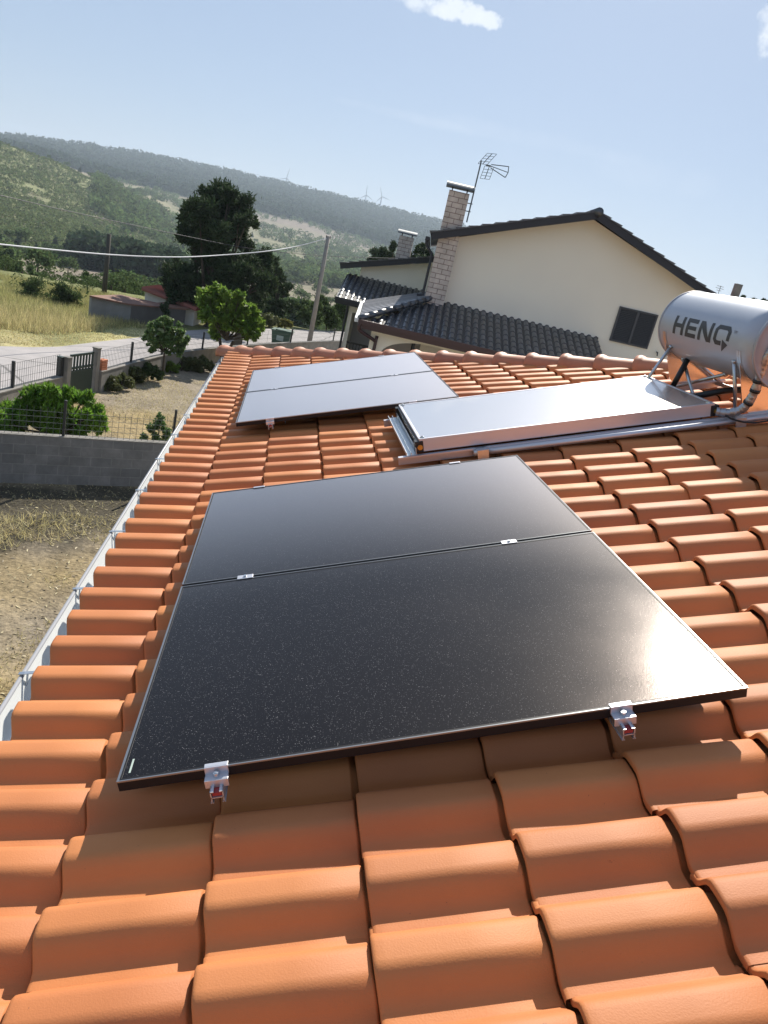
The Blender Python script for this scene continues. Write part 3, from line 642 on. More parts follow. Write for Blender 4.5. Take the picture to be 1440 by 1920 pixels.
# support frame below the collector and the tank
sf = thing('heater_support_frame', 'galvanised steel frame with rails, struts and cross bar carrying collector and tank', 'support frame', loc=rp(1.1, 2.6, -.1))
def L_rail(u, v0, v1, nm):
    mb = MB(); mb.span(rp, (v0, u-.002, CN-.145), (v1, u+.001, CN-.09)); mb.span(rp, (v0, u-.03, CN-.0925), (v1, u-.002, CN-.09)); mb.span(rp, (v0, u-.03, CN-.10), (v1, u-.028, CN-.0925)); mb.build(nm, M_alu, sf)
L_rail(CU0-.01, 1.085, 3.72, 'side_rail'); L_rail(CU1-.03, 1.10, 3.72, 'side_rail')
mb = MB(); mb.span(rp, (1.135, CU0-.03, CN-.089), (1.205, CU1-.02, CN-.085)); mb.span(rp, (1.135, CU0-.03, CN-.085), (1.139, CU1-.02, CN-.066)); mb.span(rp, (1.165, CU0-.03, CN-.085), (1.170, CU1-.02, CN-.070)); mb.span(rp, (1.196, CU0-.03, CN-.085), (1.20, CU1-.02, CN-.045)); mb.build('cross_bar', M_galv, sf, bevel=.001)
mb = MB(); p0 = np.array(rp(1.55, CU0-.055, -.072)); mb.tube([p0, np.array(rp(3.9, CU0-.055, -.072))], .019, 10); mb.build('side_tube', M_alu, sf, smooth=True)
for vv in (1.60, 3.25):
    mb = MB(); mb.span(rp, (vv-.035, CU0-.09, -.052), (vv+.035, CU0-.012, -.048)); mb.span(rp, (vv-.035, CU0-.094, -.12), (vv+.035, CU0-.090, -.048)); mb.span(rp, (vv-.012, CU0-.096, -.15), (vv+.012, CU0-.090, -.10)); mb.build('angle_bracket', M_galv, sf)
TCX, TCZ, TR = 3.21771, 1.41569, .25; TU0, TU1 = 2.53, 3.77
def tp_(ang, u, r=TR): return (TCX+r*math.cos(ang), u, TCZ+r*math.sin(ang))
# curved saddle plates
for uu, s in ((TU1-.10, 1), (TU0+.16, -1)):
    mb = MB(); w_ = .0018
    arc = [tp_(R_(a), uu, TR+.004) for a in np.linspace(198, 318, 15)]
    base = [rp(3.40, uu, CN-.09), rp(3.72, uu, CN-.09)]
    # plate outline: follows the tank's belly, straight down to a foot on the rails
    poly = [np.array(arc[i]) for i in range(len(arc))]+[np.array(rp(3.80, uu, -.02)), np.array(rp(3.74, uu, -.06)), np.array(rp(3.36, uu, -.06)), np.array(rp(3.30, uu, .0))]
    n_ = len(poly); off_ = np.array([0, w_, 0])
    Vv = [p-off_ for p in poly]+[p+off_ for p in poly]
    Ff = [tuple(range(n_)), tuple(range(2*n_-1, n_-1, -1))]+[(i, (i+1) % n_, n_+(i+1) % n_, n_+i) for i in range(n_)]
    mb.add(Vv, Ff); mb.build('saddle_plate', M_mirror, sf)
    mb = MB(); fl = [np.array(a) for a in arc]
    for a, b in zip(fl, fl[1:]):
        mb.hexa([a-U_*.022, b-U_*.022, b+U_*.022, a+U_*.022, a-U_*.022+(np.array([TCX, 0, TCZ])-np.array([a[0], 0, a[2]]))*.008, b-U_*.022+(np.array([TCX, 0, TCZ])-np.array([b[0], 0, b[2]]))*.008, b+U_*.022+(np.array([TCX, 0, TCZ])-np.array([b[0], 0, b[2]]))*.008, a+U_*.022+(np.array([TCX, 0, TCZ])-np.array([a[0], 0, a[2]]))*.008])
    mb.build('saddle_flange', M_galv, sf)
struts = [((3.03, 3.60, -.05), tp_(R_(222), 3.60)), ((3.20, 3.44, -.03), tp_(R_(245), 3.46)), ((3.24, 3.18, -.04), tp_(R_(250), 3.56)), ((3.30, 3.62, -.06), tp_(R_(262), 3.05)),
          ((3.28, CU0+.03, -.03), tp_(R_(214), CU0+.05)), ((3.70, CU0+.02, -.08), tp_(R_(285), CU0+.02)), ((3.70, 3.62, -.08), tp_(R_(285), 3.62))]
for i, (a, b) in enumerate(struts):
    a = np.array(rp(*a)); b = np.array(b); mb = MB(); mb.tube([a, b], .012 if i != 1 else .020, 10); p = b; mb.tube([p-U_*.0-(b-a)/np.linalg.norm(b-a)*.015, p], [.017, .017], 10); mb.build('strut', M_galv if i != 1 else M_black, sf, smooth=True)
for vv in (3.22, 3.66):
    mb = MB(); mb.span(rp, (vv, CU0-.05, -.085), (vv+.035, CU1+.25, -.082)); mb.span(rp, (vv, CU0-.05, -.085), (vv+.002, CU1+.25, -.055)); mb.build('tie_bar', M_galv, sf)
# tank
tk = thing('water_tank', 'horizontal silver cylindrical water tank lettered HENO above the collector', 'water tank', loc=tp_(R_(270), 3.15))
def lathe_u(profile, m_, nm, par, nseg=72):
    k = len(profile); Vv = [(TCX+r*math.cos(t_), u, TCZ+r*math.sin(t_)) for (u, r) in profile for t_ in np.linspace(0, 2*math.pi, nseg, endpoint=False)]
    Ff = [(a*nseg+b, a*nseg+(b+1) % nseg, (a+1)*nseg+(b+1) % nseg, (a+1)*nseg+b) for a in range(k-1) for b in range(nseg)]
    return raw(nm, Vv, Ff, m_, par, None, True)
shell = lathe_u([(TU0+.012, TR-.001)]+[(u, TR) for u in np.linspace(TU0+.012, TU1-.012, 8)], M_tank, 'shell', tk)
for (ue, s) in ((TU1, 1), (TU0, -1)):
    c = lathe_u([(ue-s*.016, TR-.002), (ue-s*.016, TR+.0045), (ue-s*.010, TR+.006), (ue, TR+.005), (ue+s*.004, TR+.001), (ue+s*.004, TR-.006), (ue+s*.0005, TR-.010), (ue+s*.012, TR*.82), (ue+s*.024, TR*.6), (ue+s*.030, TR*.3), (ue+s*.031, .001)], M_cap_steel, 'end_cap', tk)
for a_, rr_ in ((210, .13), (150, .13), (20, .14)):
    mb = MB(); p = np.array([TCX+rr_*math.cos(R_(a_)), TU0-.024, TCZ+rr_*math.sin(R_(a_))]); mb.tube([p, p-U_*.02, p-U_*.02, p-U_*.05], [.024, .024, .016, .016], 14); mb.build('pipe_fitting', M_brass, tk, smooth=False)
# lettering, wrapped on the shell: a runs along the tank (towards the viewer), b runs up its side
TH0 = R_(180)
def onTank(a, b, lift): 
    ang = TH0-b/TR; return (TCX+(TR+lift)*math.cos(ang), 3.55-a, TCZ+(TR+lift)*math.sin(ang))
def letters(polys, m_, nm):
    bm = bmesh.new()
    for poly in polys:
        bm.faces.new([bm.verts.new((x_, y_, 0)) for x_, y_ in poly])
    for yv in np.arange(-.12, .08, .010):
        bmesh.ops.bisect_plane(bm, geom=bm.verts[:]+bm.edges[:]+bm.faces[:], plane_co=(0, yv, 0), plane_no=(0, 1, 0))
    bmesh.ops.triangulate(bm, faces=bm.faces[:])
    bm.verts.ensure_lookup_table()
    Vv = [onTank(v.co.x, v.co.y, .0012) for v in bm.verts]; Ff = [tuple(v.index for v in f.verts) for f in bm.faces]; bm.verts.index_update()
    Ff = [tuple(v.index for v in f.verts) for f in bm.faces]; bm.free()
    return raw(nm, Vv, Ff, m_, shell)
y0, y1, T = -.077, .050, .030
def rect(a, b, c, d): return [(a, b), (c, b), (c, d), (a, d)]
ym = (y0+y1)/2
Hs = [rect(0, y0, T+.006, y1), rect(.112, y0, .112+T+.006, y1), rect(T+.006, ym-.014, .112, ym+.014)]
eo = .178
Es = [rect(eo, y0, eo+T+.006, y1), rect(eo+T+.006, y1-.028, eo+.142, y1), rect(eo+T+.006, ym-.013, eo+.138, ym+.013), rect(eo+T+.006, y0, eo+.142, y0+.028)]
no = .350
Ns = [rect(no, y0, no+T+.004, y1), rect(no+.135, y0, no+.135+T+.004, y1), [(no+T+.004, y1), (no+T+.022, y1), (no+.135, y0+.03), (no+.135, y0), (no+.115, y0), (no+T+.004, y1-.045)]]
oo = .548; ow = .185
Os = [[(oo, y0+.03), (oo+T+.004, y0+.036), (oo+T+.004, y1-.036), (oo, y1-.03)],
      [(oo, y1-.03), (oo+T+.004, y1-.036), (oo+T+.018, y1-.028), (oo+.03, y1)],
      [(oo+.03, y1), (oo+T+.018, y1-.028), (oo+ow-T-.018, y1-.028), (oo+ow-.03, y1)],
      [(oo+ow-.03, y1), (oo+ow-T-.018, y1-.028), (oo+ow-T-.004, y1-.036), (oo+ow, y1-.03)],
      [(oo+ow, y1-.03), (oo+ow-T-.004, y1-.036), (oo+ow-T-.004, y0+.036), (oo+ow, y0+.036)],
      [(oo, y0+.03), (oo+.03, y0), (oo+T+.018, y0+.028), (oo+T+.004, y0+.036)],
      [(oo+.03, y0), (oo+.098, y0), (oo+.098, y0+.028), (oo+T+.018, y0+.028)],
      [(oo+.110, y0-.036), (oo+.110, y0+.040), (oo+.178, y0+.012)]]
letters(Hs+Es+Ns+Os, M_letter, 'lettering')
tmx = oo+ow+.022; tmh = .036
letters([rect(tmx, .030, tmx+.014, .033), rect(tmx+.0055, .014, tmx+.0085, .030), rect(tmx+.018, .014, tmx+.021, .033), rect(tmx+.032, .014, tmx+.035, .033), [(tmx+.021, .033), (tmx+.0265, .021), (tmx+.0265, .027), (tmx+.023, .033)], [(tmx+.032, .033), (tmx+.030, .033), (tmx+.0265, .027), (tmx+.0265, .021)]], M_tm, 'trademark_letters')
# insulated pipe from collector corner up to the tank
pp = thing('insulated_pipe', 'foil wrapped flexible pipe from the collector corner to the tank', 'pipe', loc=rp(CV1, CU0, 0))
path = [np.array(rp(*q)) for q in ((3.125, 2.69, -.008), (3.189, 2.66, -.018), (3.258, 2.62, .01), (3.295, 2.58, .102), (3.314, 2.55, .237), (3.325, 2.51, .36))]+[np.array([TCX-.12, TU0-.055, TCZ+.02])]
def spline(pts, n=8):
    out = []; P = [pts[0]]+list(pts)+[pts[-1]]
    for i in range(1, len(P)-2):
        for k in range(n):
            t = k/n; out.append(.5*((2*P[i])+(-P[i-1]+P[i+1])*t+(2*P[i-1]-5*P[i]+4*P[i+1]-P[i+2])*t*t+(-P[i-1]+3*P[i]-3*P[i+1]+P[i+2])*t**3))
    out.append(P[-2]); return out
sp = spline(path, 14)
mb = MB(); mb.tube(sp, [.027+.0012*math.sin(i*1.9)+.0015*math.sin(i*.7) for i in range(len(sp))], 14); mb.build('foil_sleeve', M_foil, pp, smooth=True)
for i in (34, 44, 50):
    mb = MB(); mb.tube([sp[i], sp[i+1], sp[i+2]], .031, 14); mb.build('rubber_band', M_black, pp, smooth=True)
hz = thing('black_hose', 'black hose lying on the tiles below the tank', 'hose', loc=rp(3.2, 3.2, -.1))
mb = MB(); mb.tube(spline([np.array(rp(3.10, 3.30, -.06)), np.array(rp(3.22, 3.15, -.02)), np.array(rp(3.42, 3.05, .02)), np.array(rp(3.62, 3.0, .0)), np.array(rp(3.85, 2.95, -.06))], 8), .022, 10); mb.build('hose', M_black, hz, smooth=True)
mb = MB(); mb.tube(spline([np.array(rp(3.16, 2.66, -.02)), np.array(rp(3.20, 2.60, -.05)), np.array(rp(3.34, 2.60, -.085)), np.array(rp(3.6, 2.66, -.09))], 8), .006, 6); mb.build('cable', M_black, hz, smooth=True)
# ------------------------------------------------------------ PART2
# ------------------------------------------------------------ neighbour's house
nb = thing('neighbour_house', 'cream two storey house with anthracite tile roofs, gable wall and grey shutters', 'house', loc=hw(4, 24, GZ))
PITCH = math.tan(R_(18.5)); APX, APZ, EVZ = 4.09, 3.60, 2.17
GX0, GX1, GY, GYB = .24, 8.02, 22.0, 33.0
def gab(nm, x0, x1, y0, y1, zt, m_, mid=None, zm=None, zb=GZ-.3):
    mb = MB(); poly = [(x0, zb), (x1, zb), (x1, zt)]+([(mid, zm)] if mid is not None else [])+[(x0, zt)]
    solid(poly, lambda a, b, c: hw(a, c, b), y0, y1, mb); return mb.build(nm, m_, nb)
gab('gable_wall', GX0, GX1, GY, GYB, EVZ+.02, M_plaster, APX, APZ-.05)
# main roof slabs with verge boards and stepped tile edge
def slope_fr(xa, za, xb, zb_):          # frame down a slope from ridge (xa,za) to eave (xb,zb_)
    d = np.array([xb-xa, zb_-za]); L = np.hypot(*d); d /= L; n = np.array([-d[1], d[0]]); n = n if n[1] > 0 else -n
    return (lambda s, y, h: hw(xa+d[0]*s+n[0]*h, y, za+d[1]*s+n[1]*h)), L
for (xe, ze, nm) in ((-.18, 2.16, 'left'), (8.46, 2.02, 'right')):
    fr_, L = slope_fr(APX, APZ+.02, xe, ze)
    mb = MB(); mb.span(fr_, (0, GY-.50, -.02), (L, GYB+.3, .06)); mb.build('roof_slab', M_fascia, nb)
    mb = MB(); mb.span(fr_, (0, GY-.54, -.10), (L-.02, GY-.505, .085)); mb.build('verge_board', M_fascia, nb)
    mb = MB(); mb.span(fr_, (0, GY-.50, -.05), (L-.1, GY-.385, -.02)); mb.build('soffit', M_plaster2, nb)
    mb = MB(); ns = int(L/.36)+1
    for i in range(ns):
        a = L-(i+1)*.36; b = L-i*.36
        if a < 0: a = 0
        mb.hexa([fr_(a, GY-.57, .085), fr_(b, GY-.57, .085), fr_(b, GY+.4, .085), fr_(a, GY+.4, .085), fr_(a, GY-.57, .10), fr_(b+.02, GY-.57, .145), fr_(b+.02, GY+.4, .145), fr_(a, GY+.4, .10)])
    mb.build('verge_tiles', M_dtile, nb)
mb = MB(); mb.tube([hw(APX, GY-.6, APZ+.10), hw(APX, GYB+.3, APZ+.10)], .12, 10); mb.build('ridge_cap', M_dtile, nb, smooth=True)
# gutter at the left eave with its down pipe
mb = MB(); mb.span(hw, (-.31, GY-.50, 2.03), (-.19, GYB, 2.13)); mb.build('eave_gutter', M_fascia, nb)
mb = MB(); mb.tube(spline([np.array(hw(-.25, GY-.35, 2.05)), np.array(hw(-.25, GY-.35, 1.92)), np.array(hw(-.08, GY-.35, 1.74)), np.array(hw(-.04, GY-.35, 1.62)), np.array(hw(-.04, GY-.35, .66)), np.array(hw(-.06, GY-.35, .60)), np.array(hw(-.20, GY-.35, .56))], 6), .038, 8); mb.build('down_pipe', M_fascia, nb, smooth=True)
# shutters
sx0, sx1, sz0, sz1 = 5.53, 6.66, .52, 1.50
wnd = MB()
for a, b in (((sx0, GY-.05, sz0), (sx0+.05, GY-.002, sz1)), ((sx1-.05, GY-.05, sz0), (sx1, GY-.002, sz1)), ((sx0+.05, GY-.05, sz0), (sx1-.05, GY-.002, sz0+.05)), ((sx0+.05, GY-.05, sz1-.05), (sx1-.05, GY-.002, sz1)), (((sx0+sx1)/2-.035, GY-.05, sz0+.05), ((sx0+sx1)/2+.035, GY-.002, sz1-.05))): wnd.span(hw, a, b)
wf = wnd.build('window_shutter', M_shut, nb)
for k in (0, 1):
    mb = MB(); a0 = sx0+.05 if k == 0 else (sx0+sx1)/2+.035; a1 = (sx0+sx1)/2-.035 if k == 0 else sx1-.05
    mb.span(hw, (a0, GY-.008, sz0+.05), (a1, GY-.003, sz1-.05))
    for z_ in np.arange(sz0+.06, sz1-.07, .047): mb.hexa([hw(a0, GY-.045, z_), hw(a1, GY-.045, z_), hw(a1, GY-.012, z_+.03), hw(a0, GY-.012, z_+.03), hw(a0, GY-.045, z_+.006), hw(a1, GY-.045, z_+.006), hw(a1, GY-.012, z_+.036), hw(a0, GY-.012, z_+.036)])
    mb.build('louvre_leaf', M_shut, wf)
for (x_, z_) in ((5.17, .52), (6.96, .50)):
    mb = MB(); mb.tube([hw(x_, GY-.005, z_), hw(x_, GY-.10, z_), hw(x_+.01, GY-.13, z_-.10)], .018, 8); mb.build('wall_hook', M_black, nb)
# chimneys
def chimney(x0, x1, y0, y1, z0, z1, capx):
    mb = MB(); fr_ = (hw(x0, y0, z0), Hh, Hb, np.array([0, 0, 1.0]))
    mb.span(hw, (x0, y0, z0), (x1, y1, z1)); c = mb.build('chimney', M_chim, nb, frame=fr_)
    for a, b in ((x0+.06, y0+.06), (x1-.09, y0+.06), (x0+.06, y1-.09), (x1-.09, y1-.09)): mb = MB(); mb.span(hw, (a, b, z1), (a+.03, b+.03, z1+.10)); mb.build('cowl_post', M_black, c)
    mb = MB(); n_ = 10; xs = [(x0+x1)/2+math.cos(t_)*((x1-x0)/2+capx) for t_ in np.linspace(math.pi, 0, n_)]; ym = (y0+y1)/2
    P1 = [(ym+math.cos(t_)*((y1-y0)/2+.10), z1+.09+math.sin(t_)*.13) for t_ in np.linspace(math.pi, 0, n_)]
    solid(P1, lambda a, b, cc_: hw(cc_, a, b), x0-capx, x1+capx, mb); mb.build('cowl', M_galvd, c)
    return c
M_galvd = mat('weathered_zinc', (.12, .14, .155), .5, .3)
chimney(.04, .60, 21.62, 22.0, .3, 3.42, .11)
# lower roof in front, hipped at its left end
LX0, LX1, LY, LZ, JZ = -1.46, 5.16, 19.08, -.20, .66
ld = np.array([0, GY-LY, JZ-LZ]); Ll = np.linalg.norm(ld[1:]); sy, sz_ = ld[1]/Ll, ld[2]/Ll
def lfr(v, u, n): return np.array([hw(LX0+b, LY+a*sy-c*sz_, LZ+a*sz_+c*sy) for a, b, c in zip(v, u, n)])
V, F, Rn = tiles(lfr, 32, 9, .1, 0, lambda v, u: v < Ll+.2, nseg=8, vper=3, first_lift=.01, jit=.6)
lt = raw('lower_roof_tiles', V, F, M_dtile, nb, Rn, True)
HT = np.array(hw(.42, GY, JZ)); HB_ = np.array(hw(LX0, LY, LZ)); hv = HT-HB_; hvn = Vector(np.cross(hv, (0, 0, 1))).normalized()
if hvn.dot(Vector(Hh)) > 0: hvn = -hvn
cut(lt, HB_, hvn); cut(lt, hw(LX1, LY, 0), Hh); cut(lt, hw(0, GY, 0), Hb)
mb = MB()
mb.add([hw(LX0, LY, LZ-.16), hw(LX1, LY, LZ-.16), hw(LX1, GY, JZ-.16), hw(.42, GY, JZ-.16)], [(0, 1, 2, 3)])
mb.add([hw(LX1, LY, LZ-.16), hw(LX1, GY, JZ-.16), hw(LX1, GY, GZ), hw(LX1, LY+.4, GZ), hw(LX1, LY+.4, LZ-.16)], [(0, 1, 2, 3, 4)])
mb.build('lower_roof_deck', M_fascia, nb)
# left hip face: flat interlocking tiles seen nearly edge on
fa, fb, fc, fd = [np.array(hw(*p)) for p in ((LX0, LY, LZ), (-1.95, 26.0, LZ), (-.02, 26.0, .52), (.42, GY, JZ+.02))]
mb = MB(); fn = np.cross(fb-fa, fd-fa); fn /= np.linalg.norm(fn); fn = fn if fn[2] > 0 else -fn
nf = 12
for i in range(nf):
    t0 = i/nf; t1 = (i+1)/nf; a0 = fa+(fb-fa)*t0; a1 = fa+(fb-fa)*t1
    # split across the width; upper end follows the hip where the face narrows
    th_ = .42; topat = lambda t_: fa+(fd-fa)*(t_/th_) if t_ < th_ else fd+(fc-fd)*((t_-th_)/(1-th_))
    b0 = topat(max(t0, .02)); b1 = topat(t1); e_ = (fb-fa)/np.linalg.norm(fb-fa)*.03
    mb.hexa([a0+fn*-.02, a1-e_+fn*-.02, b1-e_+fn*-.02, b0+fn*-.02, a0+fn*.03, a1-e_+fn*.015, b1-e_+fn*.015, b0+fn*.03])
mb.build('side_roof_tiles', M_dtile2 if 'M_dtile2' in globals() else mat('side_tile_sheen', (.20, .205, .225), .5, rnd=.15), nb)  # sky reflection on these tiles put into a paler base colour
mb = MB(); n_ = 10
for i in range(n_):
    a = HB_+hv*(i/n_)+np.array([0, 0, -.01]); b = HB_+hv*((i+1.15)/n_)+np.array([0, 0, -.01]); mb.tube([a, b], [.085, .07], 10)
mb.build('hip_caps', M_dtile, nb, smooth=True)
mb = MB(); mb.span(hw, (LX0-.02, LY-.13, LZ-.13), (LX1, LY-.0, LZ-.03)); mb.span(hw, (LX0+.02, LY-.02, LZ-.25), (LX1, LY+.10, LZ-.11)); mb.build('front_gutter', M_maroon, nb)
mb = MB(); q0, q1_ = fa-Hh*.08, fb-Hh*.08; mb.hexa([q0-Hh*.05-np.array([0, 0, .12]), q0+Hh*.05-np.array([0, 0, .12]), q1_+Hh*.05-np.array([0, 0, .12]), q1_-Hh*.05-np.array([0, 0, .12]), q0-Hh*.05-np.array([0, 0, .02]), q0+Hh*.05-np.array([0, 0, .02]), q1_+Hh*.05-np.array([0, 0, .02]), q1_-Hh*.05-np.array([0, 0, .02])]); mb.build('side_gutter', M_gut, nb)
mb = MB(); mb.tube(spline([np.array(hw(LX0+.04, LY-.02, LZ-.12)), np.array(hw(LX0+.05, LY, LZ-.30)), np.array(hw(-1.0, LY+.22, LZ-.50)), np.array(hw(-.96, LY+.24, LZ-.66)), np.array(hw(-1.06, LY+.24, GZ))], 6), .045, 8); mb.build('front_down_pipe', M_maroon, nb, smooth=True)
# porch wall with a wide arch
mb = MB(); wy0, wy1 = 19.42, 19.66; top = LZ-.14
ax0, ax1, cz = -.78, 1.75, -.50
arch = [(ax0, -1.02)]+[((ax0+ax1)/2-math.cos(t_)*(ax1-ax0)/2, -1.02+math.sin(t_)*.50) for t_ in np.linspace(.12, math.pi-.12, 17)]+[(ax1, -1.02)]
for (a, b) in zip(arch, arch[1:]):
    mb.hexa([hw(a[0], wy0, a[1]), hw(b[0], wy0, b[1]), hw(b[0], wy1, b[1]), hw(a[0], wy1, a[1]), hw(a[0], wy0, top), hw(b[0], wy0, top), hw(b[0], wy1, top), hw(a[0], wy1, top)])
mb.span(hw, (-1.12, wy0, GZ-.3), (ax0, wy1, top)); mb.span(hw, (ax1, wy0, GZ-.3), (LX1-.02, wy1, top)); mb.span(hw, (ax0, wy0, GZ-.3), (ax1, wy1, -2.9))
mb.build('porch_wall', M_plaster, nb)
mb = MB(); mb.span(hw, (-1.12, wy1, GZ-.3), (-.94, 24, top)); mb.build('porch_side_wall', M_plaster, nb)
mb = MB(); mb.span(hw, (-.94, 21.2, GZ-.3), (.22, 21.5, top)); mb.build('porch_back_wall', M_shadep, nb)
mb = MB(); mb.span(hw, (.22, 20.9, GZ-.3), (3.0, 21.4, top)); mb.build('porch_inner_wall', M_plaster, nb)
mb = MB(); mb.tube([hw(.02, 19.9, GZ), hw(.02, 19.9, top)], .05, 8); mb.build('porch_down_pipe', M_fascia, nb)
# far wing
WY, WZ, WJ, WJZ = 26.0, -.20, 28.5, .62; WX0, WX1 = -2.95, .2
wd = np.array([WJ-WY, WJZ-WZ]); wl = np.hypot(*wd); wy_, wz_ = wd/wl
def wfr(v, u, n): return np.array([hw(WX0+b, WY+a*wy_-c*wz_, WZ+a*wz_+c*wy_) for a, b, c in zip(v, u, n)])
V, F, Rn = tiles(wfr, 15, 8, .1, 0, lambda v, u: v < wl+.2, nseg=10, vper=3, first_lift=.01, jit=.6)
wt = raw('wing_roof_tiles', V, F, M_dtile, nb, Rn, True); cut(wt, hw(0, WJ, 0), Hb)
mb = MB(); mb.add([hw(WX0, WY, WZ-.16), hw(WX1, WY, WZ-.16), hw(WX1, WJ, WJZ-.16), hw(WX0, WJ, WJZ-.16)], [(0, 1, 2, 3)]); mb.span(hw, (WX0-.02, WY-.12, WZ-.16), (WX1, WY, WZ-.06)); mb.span(hw, (WX0, WY, WZ-.28), (WX1, WY+.12, WZ-.14)); mb.build('wing_roof_deck', M_fascia, nb)
ufr, uL = slope_fr(.9, .68+4.15*math.tan(R_(16)), -3.25, .68)
mb = MB(); mb.span(ufr, (0, WJ-.35, -.10), (uL, WJ-.31, .09)); mb.span(ufr, (0, WJ-.31, -.06), (uL, 36, .06)); mb.build('wing_verge', M_fascia, nb)
mb = MB()
for i in range(int(uL/.36)):
    a = uL-(i+1)*.36; b = uL-i*.36
    mb.hexa([ufr(a, WJ-.4, .09), ufr(b, WJ-.4, .09), ufr(b, 36, .09), ufr(a, 36, .09), ufr(a, WJ-.4, .10), ufr(b+.02, WJ-.4, .145), ufr(b+.02, 36, .145), ufr(a, 36, .10)])
mb.build('wing_upper_tiles', M_dtile, nb)
mb = MB(); solid([(-2.5, GZ), (.9, GZ), (.9, 1.75), (-2.5, .80)], lambda a, b, c: hw(a, c, b), WJ, 35, mb); mb.build('wing_wall', M_plaster, nb)
mb = MB(); mb.span(hw, (-2.46, WY+.42, GZ-.3), (-2.32, WJ, WZ-.16)); mb.span(hw, (-2.32, WY+.42, WZ-.50), (-.94, WY+.62, WZ-.16)); mb.span(hw, (-1.0, WY+.42, GZ-.3), (-.94, WY+.62, WZ-.50)); mb.build('wing_porch_wall', M_plaster, nb)
mb = MB(); mb.span(hw, (-2.32, WY+1.6, GZ-.3), (-.5, WY+1.9, WZ-.2)); mb.build('wing_porch_back_wall', M_shadep, nb)
mb = MB()
for x_ in np.arange(-2.30, -1.0, .11): mb.span(hw, (x_, WY+.5, -2.9), (x_+.02, WY+.52, -1.78))
mb.span(hw, (-2.32, WY+.49, -1.78), (-1.0, WY+.54, -1.72)); mb.span(hw, (-1.72, WY+.48, -2.9), (-1.64, WY+.55, -1.74)); mb.build('porch_railing', M_black, nb)
mb = MB(); mb.tube([hw(-2.52, WY+.38, WZ-.1), hw(-2.52, WY+.38, GZ)], .04, 8); mb.build('wing_down_pipe', M_fascia, nb)
chimney(-1.40, -.86, 29.6, 30.1, .6, 2.22, .10)
# antenna on the chimney
an = thing('tv_antenna', 'grid style television antenna on a mast beside the tall chimney', 'antenna', loc=hw(.68, 21.8, 2.9))
mb = MB(); mb.tube([hw(.70, 21.7, 2.72), hw(.70, 21.7, 4.30)], .020, 8); mb.build('mast', M_galvd, an)
for z_ in (3.0, 3.2): mb = MB(); mb.tube([hw(.58, 21.75, z_), hw(.74, 21.7, z_)], .014, 6); mb.build('mast_bracket', M_galvd, an)
def grid(c, ax, ay, nx, ny, nm):
    mb = MB(); c, ax, ay = map(np.array, (c, ax, ay))
    for i in range(nx): t_ = -1+2*i/(nx-1); mb.tube([c+ax*t_-ay, c+ax*t_+ay], .007 if i != nx//2 else .011, 5)
    for i in range(ny): t_ = -1+2*i/(ny-1); mb.tube([c+ay*t_-ax, c+ay*t_+ax], .0055, 5)
    mb.build(nm, M_galvd, an)
xa = Hh*.12-Hb*.10
grid(np.array(hw(.84, 21.62, 4.36)), xa, np.array(Hh*.09+Hb*.02)+np.array([0, 0, .15]), 3, 5, 'reflector_grid')
grid(np.array(hw(.92, 21.60, 4.03)), xa, np.array(-Hh*.02)+np.array([0, 0, -.16]), 3, 5, 'reflector_grid')
mb = MB()
p0, q1, q2, q3 = [np.array(hw(*p)) for p in ((.98, 21.55, 4.20), (1.42, 21.2, 4.24), (1.44, 21.2, 4.10), (1.40, 21.2, 3.97))]
mb.tube([p0+np.array([0, 0, .04]), q1], .012, 5); mb.tube([p0, q2], .010, 5); mb.tube([p0-np.array([0, 0, .04]), q3], .012, 5); mb.tube([q1, q2, q3], .012, 5); mb.tube([p0-Hh*.14, p0], .02, 6); mb.build('director_boom', M_galvd, an)
# ------------------------------------------------------------ block wall of the yard, wire fence on it
b0 = g(0, 905); b1 = g(240, 912); bd = (b1-b0)[:2]; bd /= np.linalg.norm(bd); bd3 = np.array([bd[0], bd[1], 0]); bp3 = np.array([-bd[1], bd[0], 0])
BH = .97; ba = b0-bd3*7; bl = 13.5
def bf(a, b, c): return tuple(ba+bd3*a+bp3*b+np.array([0, 0, c]))
bw = thing('block_wall', 'low wall of bare grey concrete blocks across the dry yard', 'wall', loc=bf(bl/2, 0, 0))
mb = MB(); mb.span(bf, (0, 0, -.2), (bl, .15, BH)); mb.build('masonry', M_block, bw, frame=(bf(0, 0, 0), bd3, bp3, np.array([0, 0, 1.0])))
mb = MB(); mb.span(bf, (0, -.006, BH), (bl, .156, BH+.02)); mb.build('coping', M_conc, bw)
def wirefence(nm, label, pts, h, dx, dz, rad, posts, post_r=.03, posth=None, m_=None, grp=None):
    t = thing(nm, label, 'fence', grp, loc=tuple(pts[0])); m_ = m_ or M_wiremesh
    mb = MB(); V = []
    for a, b in zip(pts, pts[1:]):
        a = np.array(a); b = np.array(b); L = np.linalg.norm(b-a); d = (b-a)/L; n = np.array([-d[1], d[0], 0]); n /= np.linalg.norm(n)
        for s in np.arange(0, L, dx): mb.box(a+d*s+np.array([0, 0, h/2]), d*rad, n*rad, np.array([0, 0, h/2]))
        for z_ in np.arange(.03, h+.001, dz): mb.box((a+b)/2+np.array([0, 0, z_]), (b-a)/2, n*rad, np.array([0, 0, rad]))
    mb.build('wire_mesh', m_, t)
    for p in posts:
        mb = MB(); p = np.array(p); mb.box(p+np.array([0, 0, (posth or h)/2]), (post_r, 0, 0), (0, post_r, 0), (0, 0, (posth or h)/2)); mb.build('post', M_post, t, bevel=.004)
    return t
def onwall(px, py, off=.07):
    d = pray(px, py); q = bf(0, off, 0); k = ((np.array(q)-CAM)@bp3)/(d@bp3); P_ = CAM+d*k; return np.array([P_[0], P_[1], GZ+BH+.02])
